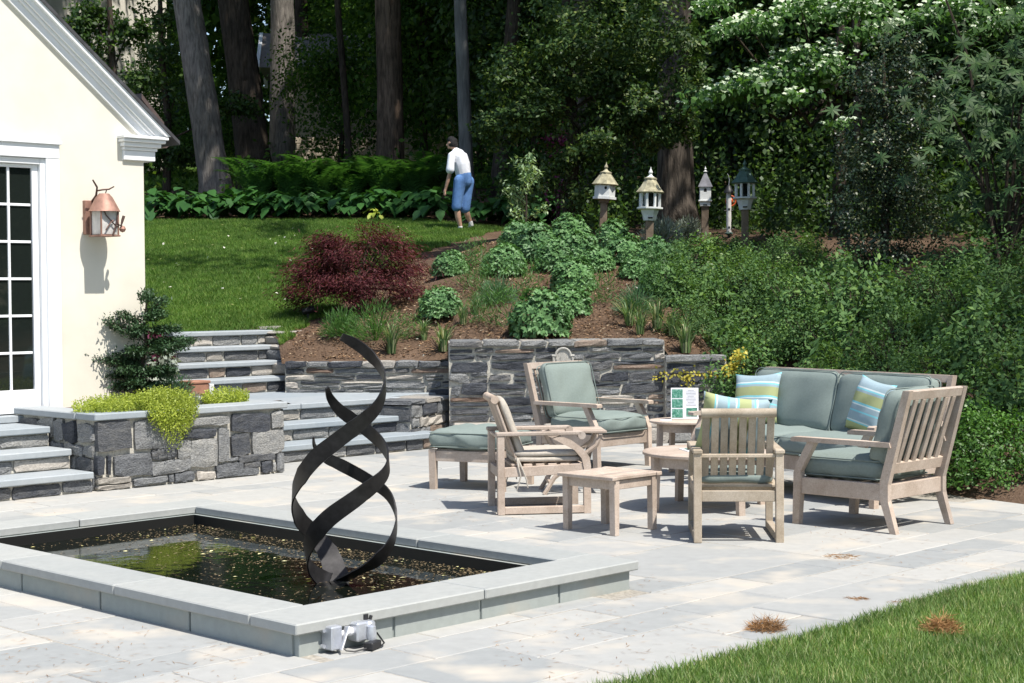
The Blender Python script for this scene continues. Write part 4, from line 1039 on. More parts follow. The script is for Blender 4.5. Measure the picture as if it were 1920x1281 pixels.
for s in (-1, 1):
    mb = MB(); mb.beam((s * .2, -.2, .468), (s * .2, .2, .468), .03, .02); mb.build('batten', TK, ft)
    y = s * .17
    mb = MB(); mb.tube([(-.24, y, .0), (-.16, y, .13), (.02, y, .27), (.17, y, .38), (.21, y, .465)], .019, 6); mb.build('leg', TK, ft, True)
    mb = MB(); mb.tube([(.24, y - s * .03, .0), (.16, y - s * .03, .13), (-.02, y - s * .03, .27), (-.17, y - s * .03, .38), (-.21, y - s * .03, .465)], .019, 6); mb.build('leg', TK, ft, True)
for x, z in ((-.19, .09), (.19, .09)):
    mb = MB(); mb.beam((x, -.17, z), (x, .17, z), .03, .03); mb.build('stretcher', TK, ft)

# ---- things lying on the furniture
fdir = Vector((-.82, -.57, 0)); e_ = Vector((-.57, .82, 0)); pm = pillow_mesh()
def pillow(label, pos, rz, tilt, roll=0.0):
    o = link('throw_pillow', pm, 'striped_cloth'); o.rotation_euler = (Matrix.Rotation(rz, 3, 'Z') @ Matrix.Rotation(tilt, 3, 'X') @ Matrix.Rotation(roll, 3, 'Y')).to_euler(); o.location = pos
    return tag(o, label, 'pillow')
srz = face_rot(-.82, -.57); sc_ = Vector((2.34, 12.87, 0))
pillow('blue striped throw pillow at the sofa end nearer the stone wall', sc_ + e_ * .74 - fdir * .10 + Vector((0, 0, .685)), srz + .25, R(17), R(4))
pillow('blue and green striped throw pillow at the sofa end nearer the slat-backed lounge chair', sc_ - e_ * .52 - fdir * .09 + Vector((0, 0, .685)), srz - .15, R(17), R(-9))
pillow('sunlit striped throw pillow propped on the slat-backed chair', Vector((1.39, 10.44, .715)), face_rot(.05, 1) + .05, R(20), R(98))
pb = thing('picture_board', 'white folding picture board with green garden photographs on the small table', 'display board', (1.475, 14.13, .475), R(-6))
pc = Matrix.Rotation(R(-10), 3, 'X')
mb = MB(); mb.box((0, .02, .135), (.235, .006, .27), pc, .001); mb.build('board', 'white_plastic', pb)
mb = MB(); mb.beam((0, .05, .2), (0, .13, .0), .06, .004); mb.build('easel_back', 'white_plastic', pb)
def bp(x, z, d): return pc @ Vector((x, d, z - .135)) + Vector((0, .02, .135))
m, t_, b_ = newmat('garden_print'); t_.links.new(ramp(t_, noise(t_, worldco(t_), 60, 5, .7), [(.3, (.01, .06, .05)), (.5, (.05, .22, .14)), (.7, (.3, .45, .42))]), b_.inputs['Base Color'])
plain('grey_ink', (.45, .46, .5), .8)
for k in range(3):
    mb = MB(); mb.box(bp(-.062, .22 - k * .085, -.0045), (.092, .002, .074), pc); mb.build('photograph', 'garden_print', pb)
mb = MB(); mb.box(bp(.06, .06, -.0045), (.092, .002, .074), pc); mb.build('photograph', 'garden_print', pb)
mb = MB()
for k in range(11): mb.box(bp(.055, .25 - k * .013, -.0045), (.085 if k % 4 else .06, .002, .0035), pc)
mb.build('printed_text', 'grey_ink', pb)
mb = MB(); mb.box((0, 0, .006), (.09, .055, .012), None, .001); o = mb.build('card_box', 'white_plastic'); o.location = (1.30, 13.98, .475); o.rotation_euler = (0, 0, -.3); tag(o, 'small white card box on the small round table', 'box')
pp = thing('magazine', 'open leaflet lying on the round coffee table', 'leaflet', (1.38, 11.98, .421), R(12))
for s in (-1, 1):
    mb = MB(); mb.box((s * .075, 0, .004), (.148, .21, .005), Matrix.Rotation(s * .03, 3, 'Y')); mb.build('page', 'white_plastic', pp)
mb = MB(); mb.box((-.07, -.01, .0105), (.11, .12, .002), Matrix.Rotation(-.03, 3, 'Y')); mb.build('picture', 'garden_print', pp)

# ================================================================== carved plaque on the tall wall
wd_ = Vector((2.26, .10, 0)).normalized(); wn = Vector((wd_.y, -wd_.x, 0)); base = Vector((-.66, 17.22, 0))
d = ray(1055, 690); tt = (base.dot(wn)) / (Vector((d.x, d.y, 0)).dot(wn)); pq = d * tt
pz = CAMH + pq.z
plq = thing('wall_plaque', 'arched stone fountain plaque carved with a leaf, set on the tall wall', 'plaque', (pq.x, pq.y, pz), math.atan2(wd_.y, wd_.x))
arch = [(-.11, -.10), (.11, -.10), (.11, .13), (.085, .13)] + [(.085 * math.cos(a), .13 + .085 * math.sin(a)) for a in np.linspace(0, math.pi, 11)[1:-1]] + [(-.085, .13), (-.11, .13)]
mb = MB(); mb.prism(arch, .05, Matrix.Translation((0, -.05, 0))); mb.build('plate', 'carved_stone', plq)
mb = MB(); mb.tube([(x, -.08, z) for x, z in [(-.085, .125)] + [(.078 * math.cos(a), .13 + .078 * math.sin(a)) for a in np.linspace(math.pi, 0, 13)] + [(.085, .125)]], .013, 8)
for s in (-1, 1): mb.tube([(s * .118, -.08, .13), (s * .08, -.08, .13)], .014, 8); mb.box((s * .1, -.078, .01), (.02, .02, .22), None, .004)
mb.build('moulding', 'carved_stone', plq, True)
def lobe(a, L, wdt, z0=.02):
    pts = [(0, 0), (wdt * .6, L * .35), (wdt * .5, L * .7), (0, L), (-wdt * .5, L * .7), (-wdt * .6, L * .35)]
    mb = MB(); mb.prism([(x * math.cos(a) + z * math.sin(a), z0 + z * math.cos(a) - x * math.sin(a)) for x, z in pts], .03, Matrix.Translation((0, -.085, 0))); mb.build('carved_leaf', 'carved_stone', plq)
for a, L, w_ in [(0, .145, .055), (.75, .11, .045), (-.75, .11, .045), (1.35, .095, .035), (-1.35, .095, .035), (math.pi, .075, .025)]: lobe(a, L, w_)

# ================================================================== bird houses on posts
def hexp(mb, r0, z0, r1, z1, n=6, c=(0, 0, 0), a0=0.0): mb.lathe([(r0, z0), (r1, z1)], n, c, None, a0)
def bird_post(name, label, px, py, topz, wd, cat='birdhouse', lean=0.0):
    g = G(px, py); t = thing(name, label, cat, (g.x, g.y, g.z - .05), rng.uniform(-.15, .15)); t.rotation_euler[1] = lean
    mb = MB(); mb.box((0, 0, topz / 2), (wd, wd, topz), None, .006); mb.build('post', 'post_wood', t); return t, g.y
def zs(g_y, zoompx): return zoompx * .21875 * g_y / F_PX
def finial(t, z, mat, k=1.0):
    mb = MB(); mb.lathe([(.05 * k, z), (.055 * k, z + .012 * k), (.03 * k, z + .03 * k), (.018 * k, z + .05 * k), (.03 * k, z + .075 * k), (.02 * k, z + .1 * k), (.008 * k, z + .12 * k), (.004 * k, z + .15 * k)], 12); mb.build('finial', mat, t, True)
def shingle_roof(t, r0, z0, r1, z1, mat, n=8, flare=.0):
    rf = None
    for k in range(n):                               # one roof panel per side
        a0, a1 = 2 * math.pi * k / n + .2, 2 * math.pi * (k + 1) / n + .2; vs = []
        for r_, z in ((r0, z0), (r0 * .62 + r1 * .38 - flare, z0 * .6 + z1 * .4), (r1, z1)):
            for a in (a0, a1): vs.append((r_ * math.cos(a), r_ * math.sin(a), z))
        vs += [(x * .9, y * .9, z - .012) for x, y, z in vs]
        mb = MB(); mb.add(vs, [(0, 1, 3, 2), (2, 3, 5, 4), (6, 8, 9, 7), (8, 10, 11, 9), (0, 6, 7, 1), (0, 2, 8, 6), (2, 4, 10, 8), (1, 7, 9, 3), (3, 9, 11, 5), (4, 5, 11, 10)]); mb.build('roof_panel', mat, t)
    mb = MB(); mb.lathe([(r1 + .015, z1 - .008), (r1 + .018, z1 + .012), (r1 - .01, z1 + .022)], n); mb.build('roof_cap', mat, t)
# house with round hole, mossy roof
t, gy = bird_post('birdhouse', 'six-sided white birdhouse with a mossy wide roof and round hole', 1129, 446, .56, .10, lean=.06); z = .56; gy0 = gy
mb = MB(); hexp(mb, .10, z, .10, z + .05, 4, a0=.78); mb.build('neck', 'post_wood', t)
mb = MB(); hexp(mb, .172, z + .05, .172, z + .085); mb.build('floor', 'white_wood', t)
for k in range(6):
    a = math.pi / 3 * k - math.pi / 2; mb = MB(); mb.box((.125 * math.cos(a), .125 * math.sin(a), z + .18), (.148, .014, .19), Matrix.Rotation(a + math.pi / 2, 3, 'Z'), .003); mb.build('wall_board', 'white_wood', t)
mb = MB(); mb.tube([(.02, -.134, z + .21), (.02, -.125, z + .21)], .021, 12); mb.build('entry_hole', 'dark_hole', t)
shingle_roof(t, .195, z + .265, .07, z + .43, 'moss_shingle'); finial(t, z + .44, 'moss_shingle')
def gazebo(label, px, py, ph, roofmat, cap, lean=0.0, wd=.10):
    t, gy = bird_post('bird_feeder', label, px, py, ph, wd, 'bird feeder', lean); z = ph
    mb = MB(); mb.lathe([(.085, z), (.09, z + .02), (.10, z + .07), (.12, z + .12), (.125, z + .145)], 8, a0=.39); mb.build('bracket', 'white_wood', t)
    mb = MB(); mb.box((0, -.094, z + .035), (.06, .012, .018)); mb.build('slot', 'dark_hole', t)
    mb = MB(); mb.lathe([(.16, z + .145), (.18, z + .155), (.18, z + .175), (.16, z + .178)], 8, a0=.39); mb.build('tray', 'white_wood', t)
    mb = MB(); mb.lathe([(.075, z + .178), (.075, z + .38)], 8); mb.build('seed_box', 'glass_dark', t)
    for k in range(8):
        a = math.pi / 4 * k + .39; mb = MB(); mb.box((.132 * math.cos(a), .132 * math.sin(a), z + .28), (.034, .03, .205), Matrix.Rotation(a, 3, 'Z'), .004); mb.build('column', 'white_wood', t)
    mb = MB(); mb.lathe([(.15, z + .365), (.155, z + .385), (.12, z + .388)], 8, a0=.39); mb.build('plate_ring', 'white_wood', t)
    shingle_roof(t, .195, z + .375, .07, z + .55, roofmat, 8, .012); finial(t, z + .56, cap); return t
gazebo('white gazebo feeder on a leaning post with a pale mossy roof', 1216, 480, .51, 'moss_shingle', 'white_wood', .03)
gazebo('white gazebo feeder with a dark green roof beside the feeder tube', 1397, 478, .68, 'green_metal', 'green_metal', .0)
t, gy = bird_post('birdhouse', 'tall narrow white birdhouse with a steep grey pointed roof', 1321, 450, .56, .11, lean=.015); z = .56
mb = MB(); mb.box((0, 0, z + .03), (.155, .155, .07), None, .004); mb.build('base_box', 'white_wood', t)
mb = MB(); mb.box((0, -.079, z + .015), (.06, .008, .016)); mb.build('slot', 'dark_hole', t)
mb = MB(); mb.box((0, 0, z + .077), (.205, .205, .022), None, .004); mb.build('tray', 'white_wood', t)
for s, a in ((0, 0), (1, math.pi / 2), (2, math.pi), (3, -math.pi / 2)):
    Mz = Matrix.Rotation(a, 3, 'Z'); mb = MB(); mb.box(Mz @ Vector((0, -.081, z + .19)), (.16, .012, .21), Mz, .003); mb.build('wall_board', 'white_wood', t)
mb = MB(); mb.tube([(0, -.0885, z + .245), (0, -.082, z + .245)], .022, 12); mb.box((0, -.085, z + .228), (.044, .006, .03)); mb.build('entry_hole', 'dark_hole', t)
for k in range(4):
    a0 = math.pi / 2 * k + math.pi / 4; a1 = a0 + math.pi / 2
    mb = MB(); mb.add([(.155 * math.cos(a0), .155 * math.sin(a0), z + .29), (.155 * math.cos(a1), .155 * math.sin(a1), z + .29), (0, 0, z + .545), (.13 * math.cos(a0), .13 * math.sin(a0), z + .285), (.13 * math.cos(a1), .13 * math.sin(a1), z + .285), (0, 0, z + .50)], [(0, 1, 2), (3, 5, 4), (0, 3, 4, 1), (1, 4, 5, 2), (0, 2, 5, 3)]); mb.build('roof_panel', 'grey_shingle', t)
finial(t, z + .52, 'white_wood', .6)
g = G(1365, 447); tf = thing('tube_feeder', 'tall cream tube feeder with black cap and hook', 'bird feeder', (g.x, g.y - .1, g.z - .05), 0)
mb = MB(); mb.tube([(0, 0, 0), (0, 0, .12)], .02, 8); mb.build('stake', 'black_steel', tf)
mb = MB(); mb.lathe([(.05, .10), (.06, .105), (.06, .12), (.038, .13)], 14); mb.build('base', 'green_metal', tf, True)
mb = MB(); mb.tube([(0, 0, .12), (0, 0, .72)], .038, 16); mb.build('tube', 'frosted_glass', tf, True)
mb = MB(); mb.lathe([(.075, .71), (.075, .735), (.05, .77), (.03, .82), (.01, .83)], 14); mb.build('cap', 'black_plastic', tf, True)
mb = MB(); mb.tube([(0, 0, .82), (.01, 0, .9), (0, 0, .96), (-.02, 0, 1.0)], .005, 5); mb.build('hook', 'galvanised', tf, True)
for z in (.18, .45):
    mb = MB(); mb.tube([(-.07, -.02, z), (.07, -.02, z)], .006, 6); mb.box((0, -.036, z + .02), (.03, .012, .03), None, .003); mb.build('perch', 'black_plastic', tf)
g = G(1373, 447); hr = thing('hanging_feeder', 'orange-red ring feeder hanging behind the tube feeder', 'bird feeder', (g.x, g.y + .15, g.z + .56), 0)
mb = MB(); mb.tube([(.07 * math.cos(a), 0, .075 * math.sin(a)) for a in np.linspace(0, 2 * math.pi, 21)], .013, 8, False); mb.build('ring', 'red_glass', hr, True)
mb = MB(); mb.lathe([(.004, -.05), (.03, -.03), (.04, 0), (.03, .03), (.004, .05)], 12); mb.build('bowl', 'red_glass', hr, True)
mb = MB(); mb.tube([(0, 0, -.70), (0, 0, .09)], .006, 6); mb.build('rod', 'black_steel', hr, True)

# ================================================================== path light, pot, needle tufts
g = G(578, 600); sl = thing('spot_light', 'small black garden spotlight staked beside the red maple', 'spotlight', (g.x, g.y, g.z - .03), .3)
mb = MB(); mb.tube([(0, 0, 0), (0, 0, .12)], .016, 8); mb.build('stake', 'black_plastic', sl)
mb = MB(); mb.tube([(-.07, 0, .13), (.07, 0, .16)], [.035, .045], 12); mb.build('lamp_head', 'black_plastic', sl, True)
mb = MB(); mb.tube([(.0705, 0, .160), (.076, 0, .161)], .038, 12); mb.build('lens', 'glass_dark', sl)
g = W(9.72, 14.05, .50); pot = thing('flower_pot', 'small square terracotta pot with a pale end beside the upper steps', 'pot', g, UROT)
mb = MB(); mb.box((0, 0, .09), (.22, .2, .18), None, .012); mb.build('body', 'terracotta', pot)
mb = MB(); mb.box((0, 0, .185), (.24, .22, .03), None, .006); mb.build('rim', 'terracotta', pot)
mb = MB(); mb.box((.145, 0, .085), (.06, .18, .15), None, .004); mb.build('pale_block', 'white_wood', pot)
def tuft(label, px, py, wd, ht, n, z0=0.0):
    p = P(px, py, z0); a = nrng.uniform(0, 2 * np.pi, n); r_ = np.sqrt(nrng.uniform(0, 1, n)); c = np.stack([r_ * np.cos(a) * wd / 2, r_ * np.sin(a) * wd / 2, nrng.uniform(0.0, 1, n) ** 1.3 * ht * (1 - r_ ** 2)], 1)
    d_ = rand_dirs(n, -.1); d_[:, 2] *= .6 if ht > .03 else .05; up = rand_dirs(n)
    o = link('needle_tuft', arr_mesh('needle_tuft', leaf_quads(c, d_, up, nrng.uniform(.03, .075, n) * (1 if ht > .03 else .7), .003), 4), 'dry_needle', None, p)
    return tag(o, label, 'pine needles')
tuft('tall loose clump of brown pine needles on the flagstones', 1437, 1180, .16, .055, 900)
tuft('round brown clump of pine needles resting on the lawn', 1765, 1180, .16, .06, 1000, .05)
tuft('flat smear of brown needles on the flagstones beside the lawn edge', 1712, 1130, .22, .01, 260)
tuft('little flat spray of needles between the joints of the patio', 1607, 1124, .10, .012, 160)
tuft('flat brown needle patch on the shaded flagstones behind the right-hand chair leg', 1578, 1044, .2, .008, 200)

# ================================================================== person walking on the upper lawn
g = G(868, 431); PS = g.y / F_PX * .17178
def body(pt):                                     # zoomed photo point + depth -> local metres
    x, y, dpt = pt; return Vector(((x - 400) * PS, dpt, (1125 - y) * PS))
def blob(segs, vox, name, mat, parent, smooth_it=6):
    mb = MB()
    for pts, rad in segs: mb.tube(pts, rad, 12)
    for pts, rad in segs:
        for q, r_ in ((pts[0], rad[0]), (pts[-1], rad[-1])): mb.lathe([(r_ * math.sin(a) + 1e-4, -r_ * math.cos(a)) for a in np.linspace(0, math.pi, 8)], 12, q)
    me = mb.mesh('tmp'); o = bpy.data.objects.new('tmp', me); COL.objects.link(o)
    m_ = o.modifiers.new('r', 'REMESH'); m_.mode = 'VOXEL'; m_.voxel_size = vox; m_.use_smooth_shade = True
    s_ = o.modifiers.new('s', 'SMOOTH'); s_.iterations = smooth_it; s_.factor = .5
    dg = bpy.context.evaluated_depsgraph_get(); ev = o.evaluated_get(dg); me2 = bpy.data.meshes.new_from_object(ev)
    bpy.data.objects.remove(o); me2.polygons.foreach_set('use_smooth', [True] * len(me2.polygons))
    return link(name, me2, mat, parent)
per = thing('person', 'person in a white shirt and blue knee shorts walking away across the lawn', 'person', g, 0)
B = body; LS, RS = (286, 330, -.13), (398, 322, .14)
sp_ = [B((415, 600, 0)), B((408, 520, 0)), B((392, 420, .0)), B((365, 330, .0)), B((335, 275, .0))]
arm = [B(LS), B((272, 420, -.17)), B((268, 510, -.17)), B((240, 610, -.15)), B((216, 690, -.13)), B((208, 715, -.13))]
armr = [B(RS), B((425, 420, .18)), B((430, 515, .17)), B((405, 600, .12)), B((380, 670, .06))]
lgl = [B((375, 610, -.07)), B((352, 750, -.08)), B((338, 885, -.08)), B((350, 990, -.06)), B((374, 1092, -.05))]
lgr = [B((452, 610, .08)), B((438, 750, .07)), B((425, 890, .05)), B((450, 965, .06)), B((480, 1040, .08))]
segs = [(sp_, [.125, .115, .13, .125, .05]), ([B((335, 275, 0)), B((310, 240, 0))], [.05, .048]),
        ([B((292, 215, 0)), B((288, 185, 0)), B((290, 160, 0))], [.062, .088, .07]), ([B((262, 212, -.0)), B((255, 232, 0))], [.035, .03]), ([B((232, 205, -.01)), B((229, 212, -.01))], [.018, .012]),
        (arm, [.05, .042, .037, .034, .025, .026]), (armr, [.05, .042, .037, .034, .025]),
        (lgl, [.09, .075, .055, .056, .036]), (lgr, [.09, .075, .055, .056, .036]),
        ([B((374, 1092, -.05)), B((368, 1108, .0)), B((355, 1115, .08))], [.036, .036, .026]), ([B((480, 1040, .08)), B((490, 1068, .08)), B((464, 1104, .13))], [.036, .036, .028])]
hb = B((208, 715, -.13))
for k, (dx, dz, L) in enumerate([(-14, 40, 1), (-6, 52, 1), (4, 54, 1), (14, 46, 1)]):
    segs.append(([hb + Vector((0, 0, -.01)), B((208 + dx * .7, 715 + dz * .6, -.13 - .012 + .008 * k)), B((208 + dx * .4, 715 + dz, -.13 - .02 + .012 * k))], [.012, .009, .007]))
segs.append(([hb, B((222, 742, -.16)), B((218, 760, -.165))], [.013, .010, .008]))
blob(segs, .011, 'body', 'skin', per)
for nm, x, y in (('ear', 305, 198),):
    pass
blob([([B((296, 188, .0)), B((300, 160, 0)), B((282, 152, 0))], [.09, .085, .075]), ([B((320, 215, 0)), B((318, 195, 0))], [.055, .06])], .011, 'hair', 'grey_hair', per)
blob([(sp_[:4] + [B((345, 290, 0))], [.125, .138, .155, .15, .085]), ([B((340, 300, -.02)), B(LS), B((276, 420, -.17)), B((270, 482, -.18))], [.09, .075, .07, .078]), ([B((370, 300, .03)), B(RS), B((428, 420, .18)), B((436, 482, .17))], [.09, .075, .07, .078]), ([B((332, 272, 0)), B((325, 262, 0))], [.062, .06])], .013, 'shirt', 'shirt_cloth', per, 5)
blob([([B((412, 535, 0)), B((413, 600, 0))], [.142, .152]), ([B((375, 600, -.07)), B((352, 750, -.08)), B((335, 880, -.08))], [.12, .102, .092]), ([B((455, 600, .08)), B((440, 750, .07)), B((427, 900, .05))], [.12, .1, .088])], .013, 'shorts', 'shorts_cloth', per, 4)
blob([([B((374, 1100, -.05)), B((368, 1113, .0)), B((352, 1118, .09))], [.043, .042, .034])], .009, 'shoe', 'shoe', per)
blob([([B((484, 1046, .08)), B((492, 1072, .08)), B((462, 1110, .14))], [.043, .042, .034])], .009, 'shoe', 'shoe', per)
# ================================================================== planting helpers
def leaf6(c, axis, normal, L, wd, curl=.15):
    c = np.asarray(c); axis = unit(np.asarray(axis)); side = unit(np.cross(axis, normal)); nrm = unit(np.cross(side, axis))
    L = np.asarray(L).reshape(-1, 1) * np.ones((len(c), 1)); wd = np.asarray(wd).reshape(-1, 1) * np.ones((len(c), 1))
    def pt(t, s, dz): return c + axis * L * t + side * wd * s + nrm * L * dz
    return np.stack([c, pt(.3, .42, .05), pt(.62, .40, .03), pt(1, 0, -curl), pt(.62, -.40, .03), pt(.3, -.42, .05)], 1).reshape(-1, 3)
def dome(n, rx, ry, rz, L, wd, clumps=0, up=.5, full=False, shell=.45, cs=.16, lv=.35):
    """leaf quads through a dome (or ball if full) of clumps"""
    if clumps:
        d = rand_dirs(clumps)
        if not full: d[:, 2] = np.abs(d[:, 2])
        cc = d * (nrng.uniform(0, 1, (clumps, 1)) ** shell); k = nrng.integers(0, clumps, n)
        p = cc[k] + nrng.normal(size=(n, 3)) * cs; out = unit(d[k] + nrng.normal(size=(n, 3)) * .5)
    else:
        d = rand_dirs(n)
        if not full: d[:, 2] = np.abs(d[:, 2])
        p = d * (nrng.uniform(0, 1, (n, 1)) ** shell); out = d
    if not full: p[:, 2] = np.abs(p[:, 2])
    p = p * np.array([rx, ry, rz]); nr = unit(out + np.array([0, 0, up]) + nrng.normal(size=(n, 3)) * .35)
    ax = unit(np.cross(nr, rand_dirs(n))); ax = unit(ax + out * .35)
    return leaf_quads(p, ax, nr, L * nrng.uniform(1 - lv, 1 + lv, n), wd * nrng.uniform(1 - lv, 1 + lv, n))
def plant(name, label, cat, loc, quads, mat, part='foliage', stem=None, k=4, group=None, stemmat='bark_dark', rotz=0.0):
    t = thing(name, label, cat, loc, rotz, group)
    link(part, arr_mesh(part, quads, k), mat, t)
    if stem is not None: stem.build('stem', stemmat, t, True)
    return t
def stems(n, spread, ht, r0=.012):
    mb = MB()
    for i in range(n):
        a = rng.uniform(0, 6.28); s = rng.uniform(.3, 1) * spread
        mb.tube([(0, 0, -.05), (math.cos(a) * s * .4, math.sin(a) * s * .4, ht * .5), (math.cos(a) * s, math.sin(a) * s, ht)], [r0, r0 * .8, r0 * .4], 5, False)
    return mb
def scale_at(p, px): return px * p.y / F_PX

# ---- rounded sedum mounds in the mulch
def mound_quads(n=760):
    d = rand_dirs(n); d[:, 2] = np.abs(d[:, 2]); f0 = nrng.uniform(0, 6, 3); lump = (1 + .06 * np.sin(d[:, 0] * 5 + f0[0]) * np.sin(d[:, 1] * 6 + f0[1]) + .05 * np.sin(d[:, 2] * 7 + d[:, 0] * 4 + f0[2])).reshape(-1, 1); p = d * nrng.uniform(.72, 1.02, (n, 1)) * lump * np.array([.5, .5, .72]); p[:, 2] += .02
    a = []; 
    for j in range(5):                             # a rosette of leaves at each shoot tip
        t_ = unit(np.cross(d, rand_dirs(n))); ax = unit(t_ + d * .55); a.append(leaf_quads(p, ax, unit(d + t_ * -.3), nrng.uniform(.07, .11, n), nrng.uniform(.035, .055, n)))
    return np.concatenate(a)
mound_me = [arr_mesh('foliage', mound_quads(), 4) for _ in range(5)]
for m_ in mound_me: m_.materials.append(MATS['sedum_leaf'])
mst = stems(9, .3, .45, .014).mesh('stem'); mst.materials.append(MATS['box_leaf'])
MO = [(844, 518, 73), (827, 596, 86), (1012, 632, 118), (1068, 590, 84), (1076, 545, 88), (945, 514, 84), (975, 466, 84), (1068, 456, 80), (1085, 488, 78), (1172, 494, 80), (1191, 521, 62), (1003, 488, 86), (1150, 466, 70), (1120, 507, 66), (1228, 505, 74), (1236, 552, 78), (1040, 508, 74)]
where = ['beside the red maple', 'below the red maple with strappy leaves in front', 'largest, right above the wall capping', 'behind the largest mound', 'halfway up the mulch slope', 'at the lawn corner of the mulch bed', 'near the pale sapling', 'at the top of the bed', 'upslope among its neighbours', 'beneath the leaning feeder post', 'small, on bare mulch below the feeder', 'crowded between two others upslope', 'beside the mossy-roofed birdhouse post', 'in the gap below the mossy-roofed birdhouse', 'at the edge of the bank shrubs upslope', 'at the edge of the bank shrubs above the end wall', 'in the centre of the upper cluster']
for i, (x, y, w_) in enumerate(MO):
    p = G(x, y); s = scale_at(p, w_) / 1.0
    t = thing('sedum', 'rounded bright green sedum mound ' + where[i], 'plant', p, rng.uniform(0, 6), 'sedum mounds in the mulch bed'); t.scale = (s * rng.uniform(.92, 1.1), s, s * rng.uniform(.8, 1.1))
    link('foliage', mound_me[i % 5], None, t); link('stem', mst, None, t)
# ---- feathery blue-green mounds
def feather(n, r_, h_, L, wd):
    d = rand_dirs(n, .5); d[:, 2] = np.abs(d[:, 2]); p = d * nrng.uniform(.25, .95, (n, 1)) * np.array([r_, r_, h_])
    return leaf_quads(p, unit(d + nrng.normal(size=(n, 3)) * .35 + [0, 0, .3]), rand_dirs(n), L * nrng.uniform(.6, 1.3, n), wd)
for x, y, w_, lab, mt in [(933, 572, 80, 'fine feathery blue-green mound in the middle of the mulch', 'blue_leaf'), (1191, 590, 84, 'fine feathery blue-green mound behind the strappy clumps', 'blue_leaf'), (640, 632, 86, 'feathery green perennial under the maple beside the top step stones', 'feather_leaf'), (705, 642, 130, 'wide feathery green perennial under the maple', 'feather_leaf'), (1240, 462, 90, 'silvery fine-leaved mound between the bird feeder posts', 'silver_leaf'), (1290, 452, 70, 'small silvery mound at the foot of the big trunk', 'silver_leaf')]:
    p = G(x, y); s = scale_at(p, w_) / 2; plant('feathery_plant', lab, 'plant', p, feather(1500, s, s * 1.25, .085, .007 if mt != 'silver_leaf' else .012), mt, 'foliage', stems(8, s * .6, s * .8, .008), stemmat='box_leaf')
# ---- strappy clumps (iris and daylily)
def blades(n, h_, spread, wd=.018, seg=3):
    a = nrng.uniform(0, 2 * np.pi, n); out = np.stack([np.cos(a), np.sin(a), np.zeros(n)], 1); hh = h_ * nrng.uniform(.55, 1.1, n); sp2 = spread * nrng.uniform(.1, 1, n); b0 = out * nrng.uniform(0, .06, (n, 1))
    side = np.stack([-np.sin(a), np.cos(a), np.zeros(n)], 1); q = []
    def pt(t): return b0 + out * (sp2 * t ** 2.2).reshape(-1, 1) + np.array([0, 0, 1]) * (hh * (t - .28 * t ** 4)).reshape(-1, 1)
    for k in range(seg):
        t0, t1 = k / seg, (k + 1) / seg; w0, w1 = wd * (1 - t0 ** 2) + .001, wd * (1 - t1 ** 2) + .001
        q.append(np.stack([pt(t0) - side * w0 / 2, pt(t0) + side * w0 / 2, pt(t1) + side * w1 / 2, pt(t1) - side * w1 / 2], 1))
    return np.stack(q, 1).reshape(-1, 3)
ir = thing('strappy_plant', 'tall green strappy clump behind the sculpture tip on the low wall', 'plant', G(735, 664), 0, 'strappy clumps along the walls')
link('blades', arr_mesh('blades', blades(70, .46, .22), 4), 'blade_leaf', ir)
ir2 = thing('strappy_plant', 'strappy clump at the corner where the low wall meets the tall wall', 'plant', G(832, 660), 0, 'strappy clumps along the walls')
link('blades', arr_mesh('blades', blades(44, .44, .38, .017), 4), 'blade_leaf', ir2)
DL = [(1180, 612), (1200, 628), (1232, 618), (1262, 630), (1290, 640), (1305, 622), (1330, 650), (1285, 662), (1350, 640), (1345, 600), (795, 640), (868, 610), (890, 590), (1395, 640)]
for i, (x, y) in enumerate(DL):
    lab = 'drooping strappy clump with yellowed leaf tips above the short end wall' if i < 10 or i == 13 else 'thin strappy clump on the mulch between the sedum mounds'
    o = dup(ir if i % 3 else ir2, G(x, y), rng.uniform(0, 6), rng.uniform(.75, 1.15) if i < 10 else .7, lab)

WI = [(905, 560), (880, 545), (985, 560), (1130, 575), (900, 610), (1225, 560), (890, 500), (1230, 520), (770, 640), (935, 620)]
wm = [arr_mesh('sprays', leaf_quads(*(lambda n: (np.stack([nrng.normal(size=n) * .10, nrng.normal(size=n) * .10, nrng.uniform(.02, .42, n)], 1), unit(rand_dirs(n) * .8 + [0, 0, .9]), rand_dirs(n), nrng.uniform(.04, .12, n), nrng.uniform(.004, .012, n)))(420)), 4) for _ in range(2)]
for m_ in wm: m_.materials.append(MATS['feather_leaf'])
for i, (x, y) in enumerate(WI):
    t = thing('wispy_plant', 'thin wispy green perennial rising from the mulch between the sedum mounds', 'plant', G(x, y), rng.uniform(0, 6), 'wispy perennials in the mulch'); k_ = rng.uniform(.6, 1.15); t.scale = (k_ * 1.2, k_ * 1.2, k_); link('sprays', wm[i % 2], None, t)
